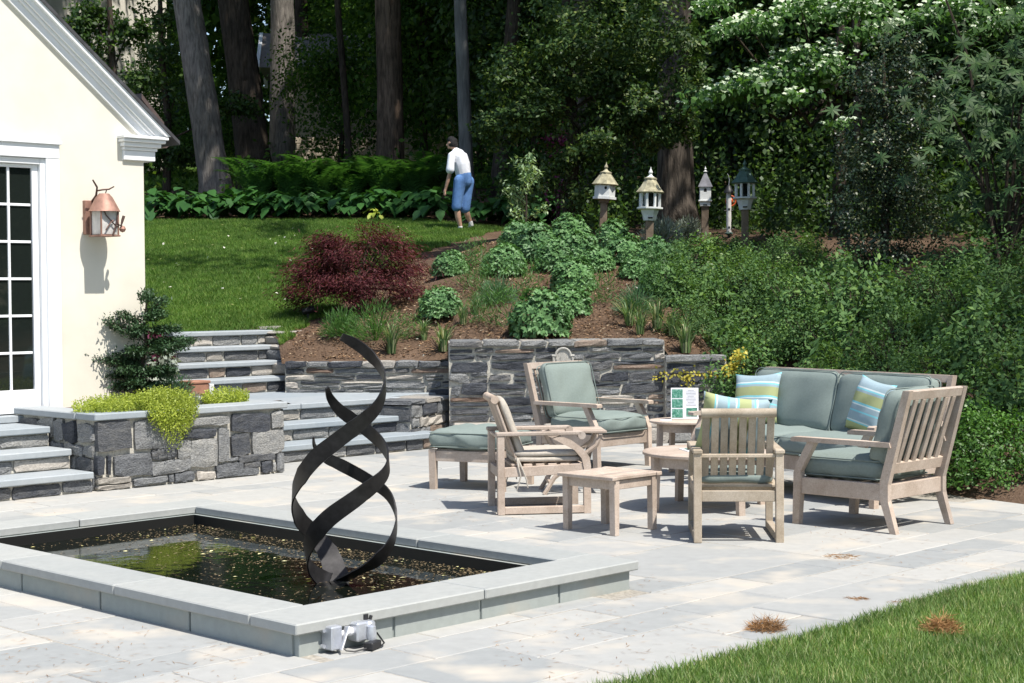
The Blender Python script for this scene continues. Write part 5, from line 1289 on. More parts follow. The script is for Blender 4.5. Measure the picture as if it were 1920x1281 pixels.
# ---- red maple
p = G(672, 588); mh = 1.06
q = []; mb = MB(); mb.tube([(0, 0, -.1), (.02, .02, .18), (-.05, 0, .36), (.04, .03, .55)], [.045, .035, .03, .02], 7)
for i in range(76):
    a = rng.uniform(0, 6.28); rr = rng.uniform(.15, 1) ** .6 * .80; zt = (mh * (1 - (rr / .95) ** 2.0) + .06) * (rng.uniform(.8, 1.02) if i % 2 else rng.uniform(.25, .8))
    tip = Vector((rr * math.cos(a), rr * .85 * math.sin(a), zt)); mb.tube([(0, 0, .30), tip * .5 + Vector((0, 0, .17)), tip], [.014, .009, .003], 5, False)
    n = 300; c = np.array(tip) + nrng.normal(size=(n, 3)) * [.13, .13, .05]; ax = unit(np.stack([np.cos(a) + nrng.normal(size=n) * .8, np.sin(a) + nrng.normal(size=n) * .8, -.55 + nrng.normal(size=n) * .35], 1))
    q.append(leaf_quads(c, ax, unit(rand_dirs(n) * .7 + [0, 0, 1]), nrng.uniform(.04, .085, n), .013))
plant('maple_tree', 'low spreading dark red laceleaf maple at the edge of the lawn', 'tree', p, np.concatenate(q), 'maple_leaf', 'crown', mb, stemmat='bark_dark')

# ---- hostas, ferns
def hosta_mesh(n=46, L=.26, wd=.17, h_=.42):
    a = nrng.uniform(0, 2 * np.pi, n); r_ = nrng.uniform(.05, .42, n); z = h_ * (1 - (r_ / .55) ** 2) * nrng.uniform(.55, 1.05, n)
    c = np.stack([r_ * np.cos(a), r_ * np.sin(a), z], 1); ax = np.stack([np.cos(a), np.sin(a), -.25 - r_ * .9 + nrng.normal(size=n) * .2], 1)
    return leaf6(c, ax, unit(np.stack([np.cos(a) * .5, np.sin(a) * .5, np.ones(n)], 1) + nrng.normal(size=(n, 3)) * .2), L * nrng.uniform(.7, 1.15, n), wd * nrng.uniform(.8, 1.15, n), .12)
hm = [arr_mesh('foliage', hosta_mesh(), 6) for _ in range(3)]
for m_ in hm: m_.materials.append(MATS['hosta_leaf'])
hx_ = [(x, 0) for x in range(285, 860, 36)] + [(x, 1) for x in range(300, 850, 48)] + [(930, 2), (975, 2), (1015, 2), (905, 2), (1050, 2), (1100, 2)]
for i, (x, row) in enumerate(hx_):
    if row < 2:
        xx = (x - CX) / F_PX; Y = float(lawn_far(xx * 32)) + .45 + row * .75 + rng.uniform(-.1, .1); pos = ground(xx * Y, Y)
        lab = 'dark green hosta in the low row edging the lawn' if row == 0 else 'dark green hosta in the back row against the ferns'
    else:
        Y = 30.6 + rng.uniform(-.3, .5); pos = ground((x - CX) / F_PX * Y, Y); lab = 'hosta in the shade beyond the walking person, below the grey trunk'
    t = thing('hosta', lab, 'plant', pos, rng.uniform(0, 6), 'hostas along the lawn'); s = rng.uniform(1.0, 1.35); t.scale = (s, s, s * 1.05); link('foliage', hm[i % 3], None, t)
def fern_mesh(nf=15, L=.95):
    q = []
    for i in range(nf):
        a = 6.283 * i / nf + rng.uniform(-.2, .2); o = np.array([math.cos(a), math.sin(a), 0]); s = np.array([-math.sin(a), math.cos(a), 0]); Lf = L * rng.uniform(.7, 1.1); m_ = 20
        t = np.linspace(.12, 1, m_); c = o * (Lf * .62 * t ** 1.5).reshape(-1, 1) + np.array([0, 0, 1]) * (Lf * (.95 * t - .35 * t ** 3)).reshape(-1, 1)
        tn = unit(np.gradient(c, axis=0)); pl = .17 * Lf * np.sin(np.pi * np.clip(t, 0.08, .98)) ** .7 + .01
        for sg in (-1, 1): q.append(leaf_quads(c, s * sg + tn * .35, np.cross(tn, s) * sg * sg, pl, .042 * Lf))
    return np.concatenate(q)
fm = [arr_mesh('fronds', fern_mesh(), 4) for _ in range(3)]
for m_ in fm: m_.materials.append(MATS['fern_leaf'])
for i in range(17):
    x = 490 + i * 19.5 + rng.uniform(-8, 8); Y = 33.4 + (i % 3) * .5; pos = ground((x - CX) / F_PX * Y, Y)
    t = thing('fern', 'tall green ostrich fern rising behind the hostas', 'plant', pos, rng.uniform(0, 6), 'ferns behind the hostas'); s = rng.uniform(1.35, 1.8); t.scale = (s,) * 3; link('fronds', fm[i % 3], None, t)
t = dup(bpy.data.objects['hosta'], ground(*(lambda Y: ((705 - CX) / F_PX * Y, Y))(31.55)), 0, .55, 'small lime-yellow hosta at the lawn edge in front of the ferns')
for c in t.children: c.data = c.data.copy(); c.data.materials.clear(); c.data.materials.append(MATS['gold_leaf'])

# ---- planter plants
def gold_sedum(label, ctr, rx, ry, h_, n, drape=0.0):
    a = nrng.uniform(0, 2 * np.pi, n); r_ = np.sqrt(nrng.uniform(0, 1, n)); b0 = np.stack([r_ * np.cos(a) * rx, r_ * np.sin(a) * ry, np.zeros(n)], 1)
    if drape: b0[:, 1] = np.where(nrng.uniform(0, 1, n) < .6, -np.abs(b0[:, 1]) ** .5 * ry ** .5, b0[:, 1])
    dr_ = nrng.uniform(.25, 1.05, n)
    hh = h_ * nrng.uniform(.6, 1.1, n) * (1 - .35 * r_ ** 2); q = []
    lean = np.stack([np.cos(a) * .25 * r_, np.sin(a) * .25 * r_, np.ones(n)], 1)
    for k in range(9):
        t = (k + .5) / 9; c = b0 + lean * (hh * t).reshape(-1, 1)
        if drape: f2 = np.clip(-b0[:, 1] / ry, 0, 1); dz = np.clip((f2 - .55) / .45, 0, 1) * drape * np.clip(1 - np.abs(b0[:, 0] / rx + .1) * .55, .1, 1) * dr_; c[:, 2] -= dz; c[:, 1] = np.where(dz > .02, np.minimum(c[:, 1], -.20 + .03 * nrng.normal(size=n)), c[:, 1])
        d_ = rand_dirs(n, .5); q.append(leaf_quads(c, d_, rand_dirs(n), nrng.uniform(.014, .024, n), .011))
    t = thing('golden_sedum', label, 'plant', ctr, UROT); link('foliage', arr_mesh('foliage', np.concatenate(q), 4), 'gold_leaf', t); return t
gold_sedum('lime-gold sedum carpet at the planter end nearer the door', W(7.42, CPV + .26, PZ - .03), .34, .22, .17, 800)
gold_sedum('lime-gold sedum spilling over the planter cap', W(7.78, CPV + .14, PZ - .02), .26, .22, .20, 1300, .36)
gold_sedum('small lime-gold sedum patch at the planter end nearer the steps', W(8.62, CPV + .38, PZ - .02), .22, .13, .16, 420)
p = P(325, 757, .60); plant('feathery_plant', 'grey-green feathery herb in the planter beside the evergreen', 'plant', p, feather(1300, .22, .30, .045, .008), 'blue_leaf', 'foliage', stems(7, .15, .2, .006), stemmat='box_leaf')
p = P(365, 760, .60); plant('feathery_plant', 'low silvery thyme on the planter soil between the golden patches', 'plant', p, feather(700, .17, .10, .03, .009), 'silver_leaf', 'foliage', stems(5, .1, .05, .005), stemmat='box_leaf')
p = W(9.95, 15.2, .85); plant('burgundy_plant', 'dark burgundy leaved plant at the top corner of the upper steps', 'plant', p, dome(260, .22, .22, .34, .11, .07, 0, .5), 'burgundy_leaf', 'foliage', stems(6, .15, .25, .008))
p = W(9.75, 14.7, .62); plant('silver_plant', 'pale silver leaved plant beside the upper steps behind the evergreen', 'plant', p, dome(220, .2, .2, .5, .09, .06, 0, .5), 'silver_leaf', 'foliage', stems(6, .12, .35, .008))
# weeping evergreen with layered sprays
p = P(266, 757, .60); mb = MB(); q = []
k = p.y / F_PX
trunk = [(266, 760), (262, 720), (268, 680), (276, 640), (272, 600), (280, 556)]
def loc2(x, y, d=0): return Vector(((x - 266) * k, d, (757 - y) * k))
mb.tube([loc2(x, y) for x, y in trunk], [.03, .026, .022, .017, .012, .004], 7)
for (x0, y0, x1, y1, d, n) in [(266, 690, 158, 664, -.1, 260), (268, 680, 205, 660, .05, 160), (274, 640, 215, 606, -.05, 170), (272, 610, 236, 590, 0, 120), (272, 600, 300, 590, 0, 140), (278, 570, 278, 552, 0, 90), (276, 620, 318, 618, .1, 200), (272, 660, 338, 650, -.1, 260), (270, 650, 318, 640, .15, 200), (266, 700, 205, 702, 0, 170), (264, 715, 230, 722, -.1, 160), (266, 700, 320, 690, -.15, 220), (264, 720, 300, 725, -.1, 220), (264, 720, 262, 715, -.2, 240), (270, 660, 262, 655, -.2, 220), (272, 620, 270, 615, -.15, 160), (266, 690, 250, 690, -.22, 220), (266, 700, 300, 700, .2, 200), (268, 675, 240, 668, .2, 180), (262, 735, 285, 742, -.15, 200), (276, 600, 300, 566, .1, 120), (272, 640, 345, 640, .1, 180)]:
    n = int(n * 4.2); a_, b_ = loc2(x0, y0), loc2(x1, y1, d); b_ = a_ + (b_ - a_) * 1.12; mid = (a_ + b_) / 2 + Vector((0, 0, .03)); mb.tube([a_, mid, b_], [.009, .006, .002], 5, False)
    t = nrng.uniform(.15, 1.05, n).reshape(-1, 1); c = np.array(a_) * (1 - t) + np.array(b_) * t + nrng.normal(size=(n, 3)) * [.035, .05, .02]
    dr = np.array((b_ - a_).normalized()); q.append(leaf_quads(c, unit(dr + nrng.normal(size=(n, 3)) * .7 + [0, 0, -.15]), unit(rand_dirs(n) * .6 + [0, 0, 1]), nrng.uniform(.02, .045, n), .016))
plant('evergreen', 'irregular dark evergreen with layered sprays against the house corner', 'shrub', p, np.concatenate(q), 'conifer_leaf', 'foliage', mb)

# ---- clipped box, yellow vine, sapling
p = ground(3.66, 12.75)
plant('box_shrub', 'round clipped box shrub at the patio edge behind the right armchair', 'shrub', (p.x, p.y, p.z - .05), np.concatenate([dome(6500, .50, .48, .60, .030, .019, 120, .5, False, .3, .10), dome(2500, .48, .46, .57, .03, .019, 0, .4, False, .12)]), 'box_leaf', 'foliage', stems(12, .3, .4, .01))
vq = []; mb = MB()
for (x0, y0, x1, y1, n) in [(1222, 706, 1285, 700, 26), (1270, 700, 1360, 704, 70), (1280, 705, 1295, 720, 24), (1362, 700, 1385, 665, 90), (1380, 690, 1390, 655, 90), (1362, 700, 1375, 690, 30)]:
    a_ = D(x0, y0, 16.72); b_ = D(x1, y1, 16.72); a_ = D(x0, y0, 17.16); b_ = D(x1, y1, 17.16)
    o0 = D(1362, 700, 17.1); mb.tube([a_ - o0, (a_ + b_) / 2 - o0 + Vector((0, 0, .01)), b_ - o0], .004, 5, False)
    t = nrng.uniform(0, 1, (n, 1)); c = np.array(a_ - o0) * (1 - t) + np.array(b_ - o0) * t + nrng.normal(size=(n, 3)) * [.035, .025, .03]
    vq.append(leaf_quads(c, unit(rand_dirs(n) + [0, -.3, -.4]), unit(rand_dirs(n) * .6 + [0, -1, .5]), nrng.uniform(.03, .055, n), .028))
plant('vine', 'yellow leaved vine trailing over the short end wall', 'vine', D(1362, 700, 17.1), np.concatenate(vq), 'yellow_leaf', 'leaves', mb, stemmat='bark_dark')
p = G(985, 448); mb = MB(); q = []
for i in range(14):
    a = rng.uniform(0, 6.28); z = .28 + i * .058; L = .34 * (1 - i / 22); tip = Vector((math.cos(a) * L, math.sin(a) * L, z + .12)); mb.tube([(0, 0, z - .1), tip], [.007, .002], 5, False)
    n = 60; t = nrng.uniform(.3, 1.05, (n, 1)); c = np.array([0, 0, z - .1]) * (1 - t) + np.array(tip) * t + nrng.normal(size=(n, 3)) * .035; q.append(leaf_quads(c, unit(rand_dirs(n) + [0, 0, -.5]), unit(rand_dirs(n) * .5 + [0, 0, 1]), nrng.uniform(.05, .085, n), .03))
mb.tube([(0, 0, -.1), (.02, 0, .5), (0, 0, 1.05)], [.018, .013, .004], 6)
t = plant('sapling', 'young sapling with pale variegated leaves above the sedum mounds', 'tree', p, np.concatenate(q), 'variegated_leaf', 'crown', mb); t.scale = (1.05,) * 3

# ---- shrubs of the bank
sm = []
for (n_, L_, w_, mt, cl_) in [(2300, .048, .03, 'bright_shrub_leaf', 40), (2400, .044, .028, 'shrub_leaf', 34), (1500, .062, .036, 'shrub_leaf', 26), (2800, .038, .026, 'shrub_leaf', 44), (700, .11, .042, 'shrub_leaf', 22)]:
    m_ = arr_mesh('foliage', np.concatenate([dome(n_, .52, .52, .66, L_, w_, cl_, .6, False, .5, .13), dome(n_ // 6, .5, .5, .5, L_, w_, 0, .5)]), 4); m_.materials.append(MATS[mt]); sm.append(m_)
smst = stems(14, .38, .5, .008).mesh('stem'); smst.materials.append(MATS['bark_dark'])
bank = []
yy = 12.4
while yy < 24.2:
    x = 1.75
    while x < yy * .335 + .7:
        xx, y2 = x + rng.uniform(-.2, .2), yy + rng.uniform(-.22, .22)
        ok = y2 > float(front(xx)) + .42 and not (abs(xx - 3.74) < .75 and abs(y2 - 12.95) < .8)
        if y2 > 20.8 and xx < 2.2: ok = False
        if y2 > 17.2 and xx > 1.7 and ok or (ok and xx > 2.5): bank.append((xx, y2))
        x += .66
    yy += .60
for px_, py_ in [(1265, 560), (1300, 585), (1330, 560), (1270, 510), (1320, 520), (1280, 480), (1340, 490), (1390, 470), (1360, 540), (1385, 600), (1400, 560)]:
    g = G(px_, py_); bank.append((g.x, g.y))
for i, (x, y) in enumerate(bank):
    p = ground(x, y); bright = rng.random() < .16; s = rng.uniform(.62, 1.15)
    if x > 3.1 and y < 13.7 and not (x > 4.5): continue
    pxx = CX + F_PX * x / y; lim = np.interp(pxx, [1200, 1250, 1300, 1420, 1470, 1560, 1610, 1740, 1790, 1850, 1920], [480, 452, 446, 446, 440, 455, 505, 490, 450, 445, 435])
    za = CAMH + (545 - lim) * y / F_PX; sz = min(s * rng.uniform(.8, 1.2), (za - p.z) / .68)
    if sz < (.2 if y > 19.5 else .36): continue
    s = min(s, max(sz, .62))
    zone = 'above the short end wall' if x < 2.35 else 'directly behind the sofa' if y < 15.2 and x < 3.6 else 'behind the round box shrub' if y < 15.2 else 'at the foot of the glossy dark holly' if 1560 < pxx < 1760 and y > 17 else 'below the bird feeders' if pxx < 1480 else 'under the rhododendron' if pxx > 1760 and y > 17 else 'midway up behind the sofa'
    lab = ('yellow-green' if bright else 'mid-green') + ' leafy shrub in the dense bank planting ' + zone
    t = thing('bank_shrub', lab, 'shrub', p, rng.uniform(0, 6), 'shrubs massed on the bank'); t.scale = (s, s, sz); link('foliage', sm[0 if bright else [1, 2, 3, 1, 4, 2, 1, 3][rng.randrange(8)]], None, t); link('stem', smst, None, t)
print('bank shrubs', len(bank))

# ================================================================== trees
def trunk_pts(px0, py0, px1, py1, Y, zb, over=0.0, Yt=None):
    a = D(px0, py0, Y); b_ = D(px1, py1, Yt or Y); d = (b_ - a); L = d.length; d.normalize(); base = a - d * ((a.z - zb) / max(d.z, .2) + .15); return base, d, L
crown_me = []
for v_ in range(3):
    # a high crown: clumps of big leaves, gaps between
    m_ = arr_mesh('crown', dome(5200, 4.4, 4.4, 3.6, .34, .22, 85, .4, True, .5, .13), 4); m_.materials.append(MATS['forest_leaf']); crown_me.append(m_)
def spread_crown(t, c, r_, rz, n, cl, seed):
    mb = MB()
    for k in range(10):
        a = k * .63 + .18; lp = [Vector((0, 0, 8)), Vector(c) * .6 + Vector((math.cos(a) * r_ * .35, math.sin(a) * r_ * .35, 4.6)), Vector(c) + Vector((math.cos(a) * r_ * .8, math.sin(a) * r_ * .8, rng.uniform(-1, 1)))]
        pv = G(868, 431) + Vector((0, 0, 1.0)); near = False
        for f_ in range(21):
            w_ = lp[0].lerp(lp[1], f_ / 10) if f_ <= 10 else lp[1].lerp(lp[2], (f_ - 10) / 10); rl = w_ + t.location - pv; near = near or (rl - sdir * rl.dot(sdir)).length < 1.2
        if near: continue  # limbs left out where they would shade the walking person
        mb.tube(lp, [.16, .08, .02], 6, False)
    mb.build('limb', 'bark_deep', t, True)
    q = dome(n, r_, r_, rz, .30, .2, cl, .4, True, .45, .07) + np.array(c); qc = q.reshape(-1, 4, 3).mean(1) + np.array(t.location)
    pv = G(868, 431); rel = qc - np.array([pv.x, pv.y, pv.z + 1.0]); al = rel @ np.array(sdir); gap = np.linalg.norm(rel - al[:, None] * np.array(sdir), axis=1) > 2.4     # leaves cut out along the sun's path so the person stays lit
    link('crown', arr_mesh('crown', q.reshape(-1, 4, 3)[gap].reshape(-1, 3), 4), 'forest_leaf', t)
def tall_tree(label, px0, py0, px1, py1, w_px, Y, bark, group=None, cr=True, hgt=13.5, crs=1.0, flare=1.35, taper=.62, cat='tree', fork=False):
    zb = float(H((px0 - CX) / F_PX * Y, Y)); base, d, L = trunk_pts(px0, py0, px1, py1, Y, zb); r0 = w_px / 2 * Y / F_PX
    t = thing('tall_tree', label, cat, base, 0, group); mb = MB(); pts = []; rad = []; n = 22; Lt = hgt
    for i in range(n + 1):
        s = i / n; q = d * (Lt * s); wob = Vector((math.sin(s * 7 + px0) * .05, math.cos(s * 5 + px0) * .05, 0)) * (s * 2)
        pts.append(q + wob); rad.append(r0 * (1 - (1 - taper) * s) * (1 + (flare - 1) * math.exp(-s * Lt * 2.2)))
    mb.tube(pts, rad, 16); me = mb.mesh('trunk', 'all')
    for q in me.vertices:                          # fluted, uneven bark surface
        an = math.atan2(q.co.y, q.co.x); q.co += Vector((math.cos(an), math.sin(an), 0)) * r0 * (.06 * math.sin(an * 5 + q.co.z * .6) + .05 * rng.uniform(-1, 1)) * (1 + 1.5 * math.exp(-q.co.z * 2))
    link('trunk', me, bark, t)
    if cr:
        mb = MB(); top = d * Lt
        for k in range(9):
            a = 6.28 * k / 9; s0 = d * (Lt * (.62 + .04 * k)); mb.tube([s0, s0 + Vector((math.cos(a) * 1.6, math.sin(a) * 1.6, 1.0)), s0 + Vector((math.cos(a) * 3.4, math.sin(a) * 3.4, 2.0))], [r0 * .3, r0 * .2, .02], 6, False)
        mb.build('limb', bark, t, True)
        c = link('crown', crown_me[int(px0) % 3], None, t); c.location = top + Vector((0, 0, .8)); c.scale = (crs,) * 3; c.rotation_euler = (0, 0, px0)
    return t
tall_tree('big grey-barked tree trunk leaning toward the house behind the hostas', 402, 345, 347, 0, 58, 36.5, 'bark_grey')
tall_tree('nearly black leaning trunk beside the grey leaning one', 478, 340, 437, 0, 66, 40, 'bark_dark')
tall_tree('pale grey trunk in front of the distant stone house', 528, 330, 528, 0, 48, 49, 'bark_grey', hgt=16)
tall_tree('thick furrowed brown trunk behind the ferns', 730, 310, 728, 0, 52, 39, 'bark_brown')
tall_tree('smooth slim grey trunk right behind the walking person', 876, 380, 866, 0, 27, 33.5, 'bark_smooth', flare=1.7, hgt=13.5)
tall_tree('thin dark trunk slanting beyond the grey slim trunk', 936, 340, 962, 0, 30, 37, 'bark_dark')
tall_tree('grey furrowed trunk half hidden behind the lit holly leaves', 1092, 320, 1092, 0, 50, 33, 'bark_deep', hgt=13)
big = tall_tree('massive flared trunk behind the bird feeders', 1268, 420, 1262, 0, 64, 27.5, 'bark_deep', flare=1.75, taper=.75, hgt=12.5, cr=False)
spread_crown(big, (-.8, -2.2, 11.5), 7.4, 2.4, 5200, 40, 3)
tall_tree('thin trunk deep in the shade behind the pointed birdhouse', 1450, 380, 1456, 0, 20, 31, 'bark_dark', crs=.6, hgt=14)
tall_tree('thin trunk rising behind the glossy dark holly', 1612, 380, 1606, 0, 17, 27, 'bark_dark', crs=.6, hgt=13)
tall_tree('slim trunk in deep shade between the dogwood and rhododendron', 1830, 330, 1822, 0, 22, 29, 'bark_dark', crs=.7, hgt=13)
tall_tree('slim crooked dark trunk before the distant terrace wall', 655, 320, 640, 60, 14, 41, 'bark_dark', crs=.6, hgt=10)
# trees beyond the frame, added to shade wood and garden and darken door glass
for i, (x, y, h_, s) in enumerate([(8.5, 41, 14, 1.2), (3, 43, 15, 1.1), (0, 53, 15, 1.2), (6, 31, 12.5, .9), (15, 25, 12, 1.0), (15, 36, 14, 1.2), (4, 52, 16, 1.2), (12, 47, 15, 1.2), (15.5, 17.5, 11, 1.0), (-13, 38, 13, 1.1), (19, 28, 13, 1.2), (19, 8, 12, 1.1), (22, 0, 12, 1.1), (20, -8, 12, 1.1), (24, 15, 12, 1.1), (14.6, 10.6, 11.5, .9), (-7, 56, 16, 1.2), (18, 20, 10, 1.0), (23, 12, 9, 1.0), (26, 4, 10, 1.1), (10.5, 33.5, 12.5, .8)]):
    zb = float(H(x, y)) if y > float(front(x)) else 0
    t = thing('tall_tree', 'tall broadleaf tree with a dark trunk, added to the surrounding wood for shade and reflections', 'tree', (x, y, zb - .1), i * 1.3, 'tall trees added to the surrounding wood')
    mb = MB(); mb.tube([(0, 0, 0), (.1, 0, h_ * .5), (0, .1, h_)], [.26, .21, .14], 10); mb.build('trunk', 'bark_dark', t, True)
    c = link('crown', crown_me[i % 3], None, t); c.location = (0, 0, h_ + .8); c.scale = (s,) * 3
    if x > 15:                                     # low crowns added on the right so the door glass mirrors dark leaves
        c = link('crown', crown_me[(i + 1) % 3], None, t); c.location = (0, 0, h_ * .38); c.scale = (s * .9, s * .9, s * 1.1)
t = thing('tall_tree', 'unseen spreading oak beyond the bank, added so its high crown dapples the garden', 'tree', (15.2, 11.0, .5), 0)  # oak out of view, added for soft dappled shade
mb = MB(); mb.tube([(0, 0, -.3), (.1, 0, 6), (0, .2, 12)], [.5, .4, .25], 12); mb.build('trunk', 'bark_deep', t, True)
mb = MB()
for k in range(11): a = k * .571; mb.tube([(0, .1, 8 + k * .35), (math.cos(a) * 3, math.sin(a) * 3, 11 + k * .3), (math.cos(a) * 6.4, math.sin(a) * 6.4, 12.5 + k * .25)], [.17, .11, .03], 6, False)
mb.build('limb', 'bark_deep', t, True)
link('crown', arr_mesh('crown', dome(5200, 7.2, 7.2, 3.0, .30, .2, 44, .4, True, .45, .085) + np.array([0, 0, 14.6]), 4), 'forest_leaf', t)
# understorey trees with leaves down to the ground, filling the wood
und = []
for v_ in range(6):
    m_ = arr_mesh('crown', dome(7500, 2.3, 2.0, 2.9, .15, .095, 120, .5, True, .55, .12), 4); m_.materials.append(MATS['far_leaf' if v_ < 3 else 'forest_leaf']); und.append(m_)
ums = MB(); ums.tube([(0, 0, 0), (.15, 0, 2.4), (-.1, .1, 4.6)], [.11, .08, .03], 8)
for k in range(9):
    a = k * 2.2; ums.tube([(.1, 0, 1.2 + k * .3), (math.cos(a) * 1.2, math.sin(a) * 1.2, 2.0 + k * .34)], [.03, .008], 5, False)
umm = ums.mesh('trunk', True); umm.materials.append(MATS['bark_dark'])
UN = [(640, 47, .8, .3), (800, 44, 1.15, 0), (905, 47, 1.2, 0), (1000, 40, 1.1, 0), (1180, 38, 1.15, 0), (1330, 36, 1.1, 0), (1460, 37, 1.2, 0), (1560, 34, 1.1, 0), (1700, 34, 1.15, 0), (1820, 33, 1.1, 0), (1930, 32, 1.15, 0), (760, 53, 1.3, .4), (1100, 46, 1.3, .5), (1400, 46, 1.4, .5), (1650, 44, 1.4, .5), (1880, 42, 1.4, .5), (1250, 52, 1.4, .5), (1520, 52, 1.4, .5), (1760, 52, 1.4, .5), (950, 55, 1.4, .4), (395, 45, .55, -.6), (300, 46, .5, -.5), (1380, 30.5, .85, -.4), (1510, 29.5, .8, -.4), (1760, 28, .8, -.4), (1890, 27, .8, -.4), (590, 60, 1.0, 0), (640, 62, 1.4, .5), (470, 64, 1.4, 3)]
NEARBY = [(402, 'behind the grey leaning trunk'), (528, 'by the distant stone house'), (728, 'beside the thick furrowed trunk'), (870, 'behind the slim grey trunk'), (1092, 'behind the lit holly'), (1262, 'behind the massive flared trunk'), (1456, 'behind the dogwood'), (1606, 'behind the glossy dark holly'), (1826, 'behind the rhododendron')]
for i, (x, Y, s, dz) in enumerate(UN):
    X = (x - CX) / F_PX * Y; zb = float(H(X, Y)); t = thing('understorey_tree', ('nearer' if Y < 45 else 'deeper') + ' dense green understorey tree in the wood ' + min(NEARBY, key=lambda q: abs(q[0] - x))[1], 'tree', (X, Y, zb - .1), i * 2.1, 'understorey trees in the wood'); t.scale = (s,) * 3
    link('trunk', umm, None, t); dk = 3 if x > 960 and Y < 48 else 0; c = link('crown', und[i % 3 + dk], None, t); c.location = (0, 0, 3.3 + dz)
    if i % 2 or x > 1300: c = link('crown', und[(i + 1) % 3 + dk], None, t); c.location = (.5, .6, 6.6 + dz); c.rotation_euler = (0, 0, 2)
# the wood far behind, read as one mass
n = 90000; X = nrng.uniform(-26, 30, n); Y = 60 + nrng.uniform(0, 7, n) + 2 * np.sin(X * .7); Z = lawn_z(Y) + nrng.uniform(0, 1, n) * 17
cl = np.sin(X * 1.9 + 3 * np.sin(Z * .9)) * np.sin(Z * 1.6 + X * .6); keep = cl > -.75
fq = leaf_quads(np.stack([X, Y, Z], 1)[keep], rand_dirs(keep.sum()), unit(rand_dirs(keep.sum()) + [0, -.6, .6]), nrng.uniform(.35, .6, keep.sum()), nrng.uniform(.25, .4, keep.sum()))
o = stuff(link('far_wood', arr_mesh('far_wood', fq, 4), 'far_leaf')); tag(o, 'distant mass of woodland leaves closing the view', 'woodland')
# low brush on the forest floor
n = 26000; x = nrng.uniform(-10, 14, n); y = 33.5 + nrng.uniform(0, 1, n) ** 1.2 * 16; cl = np.sin(x * 1.7 + 2 * np.sin(y * .8)) * np.sin(y * 1.3 + x * .4)
kp = (cl > .05) & ~((x < -4.2) & (y > 40)) & ((y > 34.5) | (x > -1)) ; x, y, cl = x[kp], y[kp], cl[kp]; z = H(x, y) + nrng.uniform(0, 1, len(x)) * (.3 + cl * 1.1)
fq = leaf_quads(np.stack([x, y, z], 1), rand_dirs(len(x)), unit(rand_dirs(len(x)) + [0, 0, .8]), nrng.uniform(.10, .18, len(x)), nrng.uniform(.06, .11, len(x)))
o = stuff(link('forest_brush', arr_mesh('forest_brush', fq, 4), 'far_leaf')); tag(o, 'low leafy brush covering the forest floor', 'undergrowth')
n = 72000; x = nrng.uniform(-.3, 12, n); y = nrng.uniform(22.4, 33, n); cl = np.sin(x * 2.1 + 2 * np.sin(y * .9)) * np.sin(y * 1.5 + x * .5); kp = (cl > -.45) & (np.hypot(x - 2.7, y - 27.5) > .8) & ((x > 1.1) | (y > 30.8)) & ((x > 3.6) | (x < 1.7) | (y > 27)) & ((y > 24.3) | (x > 3.3)); x, y, cl = x[kp], y[kp], cl[kp]
z = H(x, y) + nrng.uniform(0, 1, len(x)) * (.7 + np.clip(cl, -.2, 1) * 1.9)
fq = leaf_quads(np.stack([x, y, z], 1), rand_dirs(len(x)), unit(rand_dirs(len(x)) + [0, -.4, .8]), nrng.uniform(.07, .12, len(x)), nrng.uniform(.04, .07, len(x)))
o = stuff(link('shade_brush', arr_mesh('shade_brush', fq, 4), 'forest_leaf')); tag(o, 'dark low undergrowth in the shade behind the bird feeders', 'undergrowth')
# lit holly tree before the trunks
Yh = 25.6; c0 = D(1065, 190, Yh); gz = float(H(c0.x, Yh)); q = []
for (x, y, rx, rz, n) in [(1150, 225, .55, .26, 2600), (1210, 200, .35, .3, 1300), (1000, 215, .75, .32, 3000), (940, 235, .45, .3, 1500), (1080, 160, .8, .34, 2600), (1160, 140, .6, .35, 2000), (1010, 120, .7, .36, 2000), (1090, 80, .8, .4, 2200), (1200, 90, .5, .4, 1200), (950, 150, .45, .35, 1200), (1120, 270, .5, .2, 1100), (1230, 260, .3, .25, 800), (1060, 20, .9, .4, 1600), (1210, 20, .6, .4, 1000), (1270, 230, .35, .3, 1300), (1290, 150, .4, .35, 1300), (1280, 70, .45, .35, 1300), (1060, 300, .5, .3, 1300), (1010, 350, .3, .3, 700), (1090, 370, .35, .3, 800)]:
    c = D(x, y, Yh + rng.uniform(-.5, .4)); a = dome(n, rx, .7, rz, .075, .042, 40, .6, True, .5, .16); q.append(a + np.array(c - Vector((c0.x, Yh, gz))))
mb = MB(); mb.tube([(0, .3, -.1), (.1, .3, 1.6), (-.05, .2, 3.2), (.1, .1, 5)], [.12, .1, .07, .03], 8)
for (x, y) in [(1150, 235), (1000, 225), (1080, 170), (1160, 150), (1010, 130), (940, 240), (1120, 275)]: mb.tube([(0, .25, 1.9), tuple(D(x, y, Yh) - Vector((c0.x, Yh, gz)))], [.04, .01], 5, False)
plant('holly_tree', 'broad holly tree with sunlit yellow-green tips behind the mossy birdhouse', 'tree', (c0.x, Yh, gz), np.concatenate(q), 'holly_leaf', 'crown', mb)
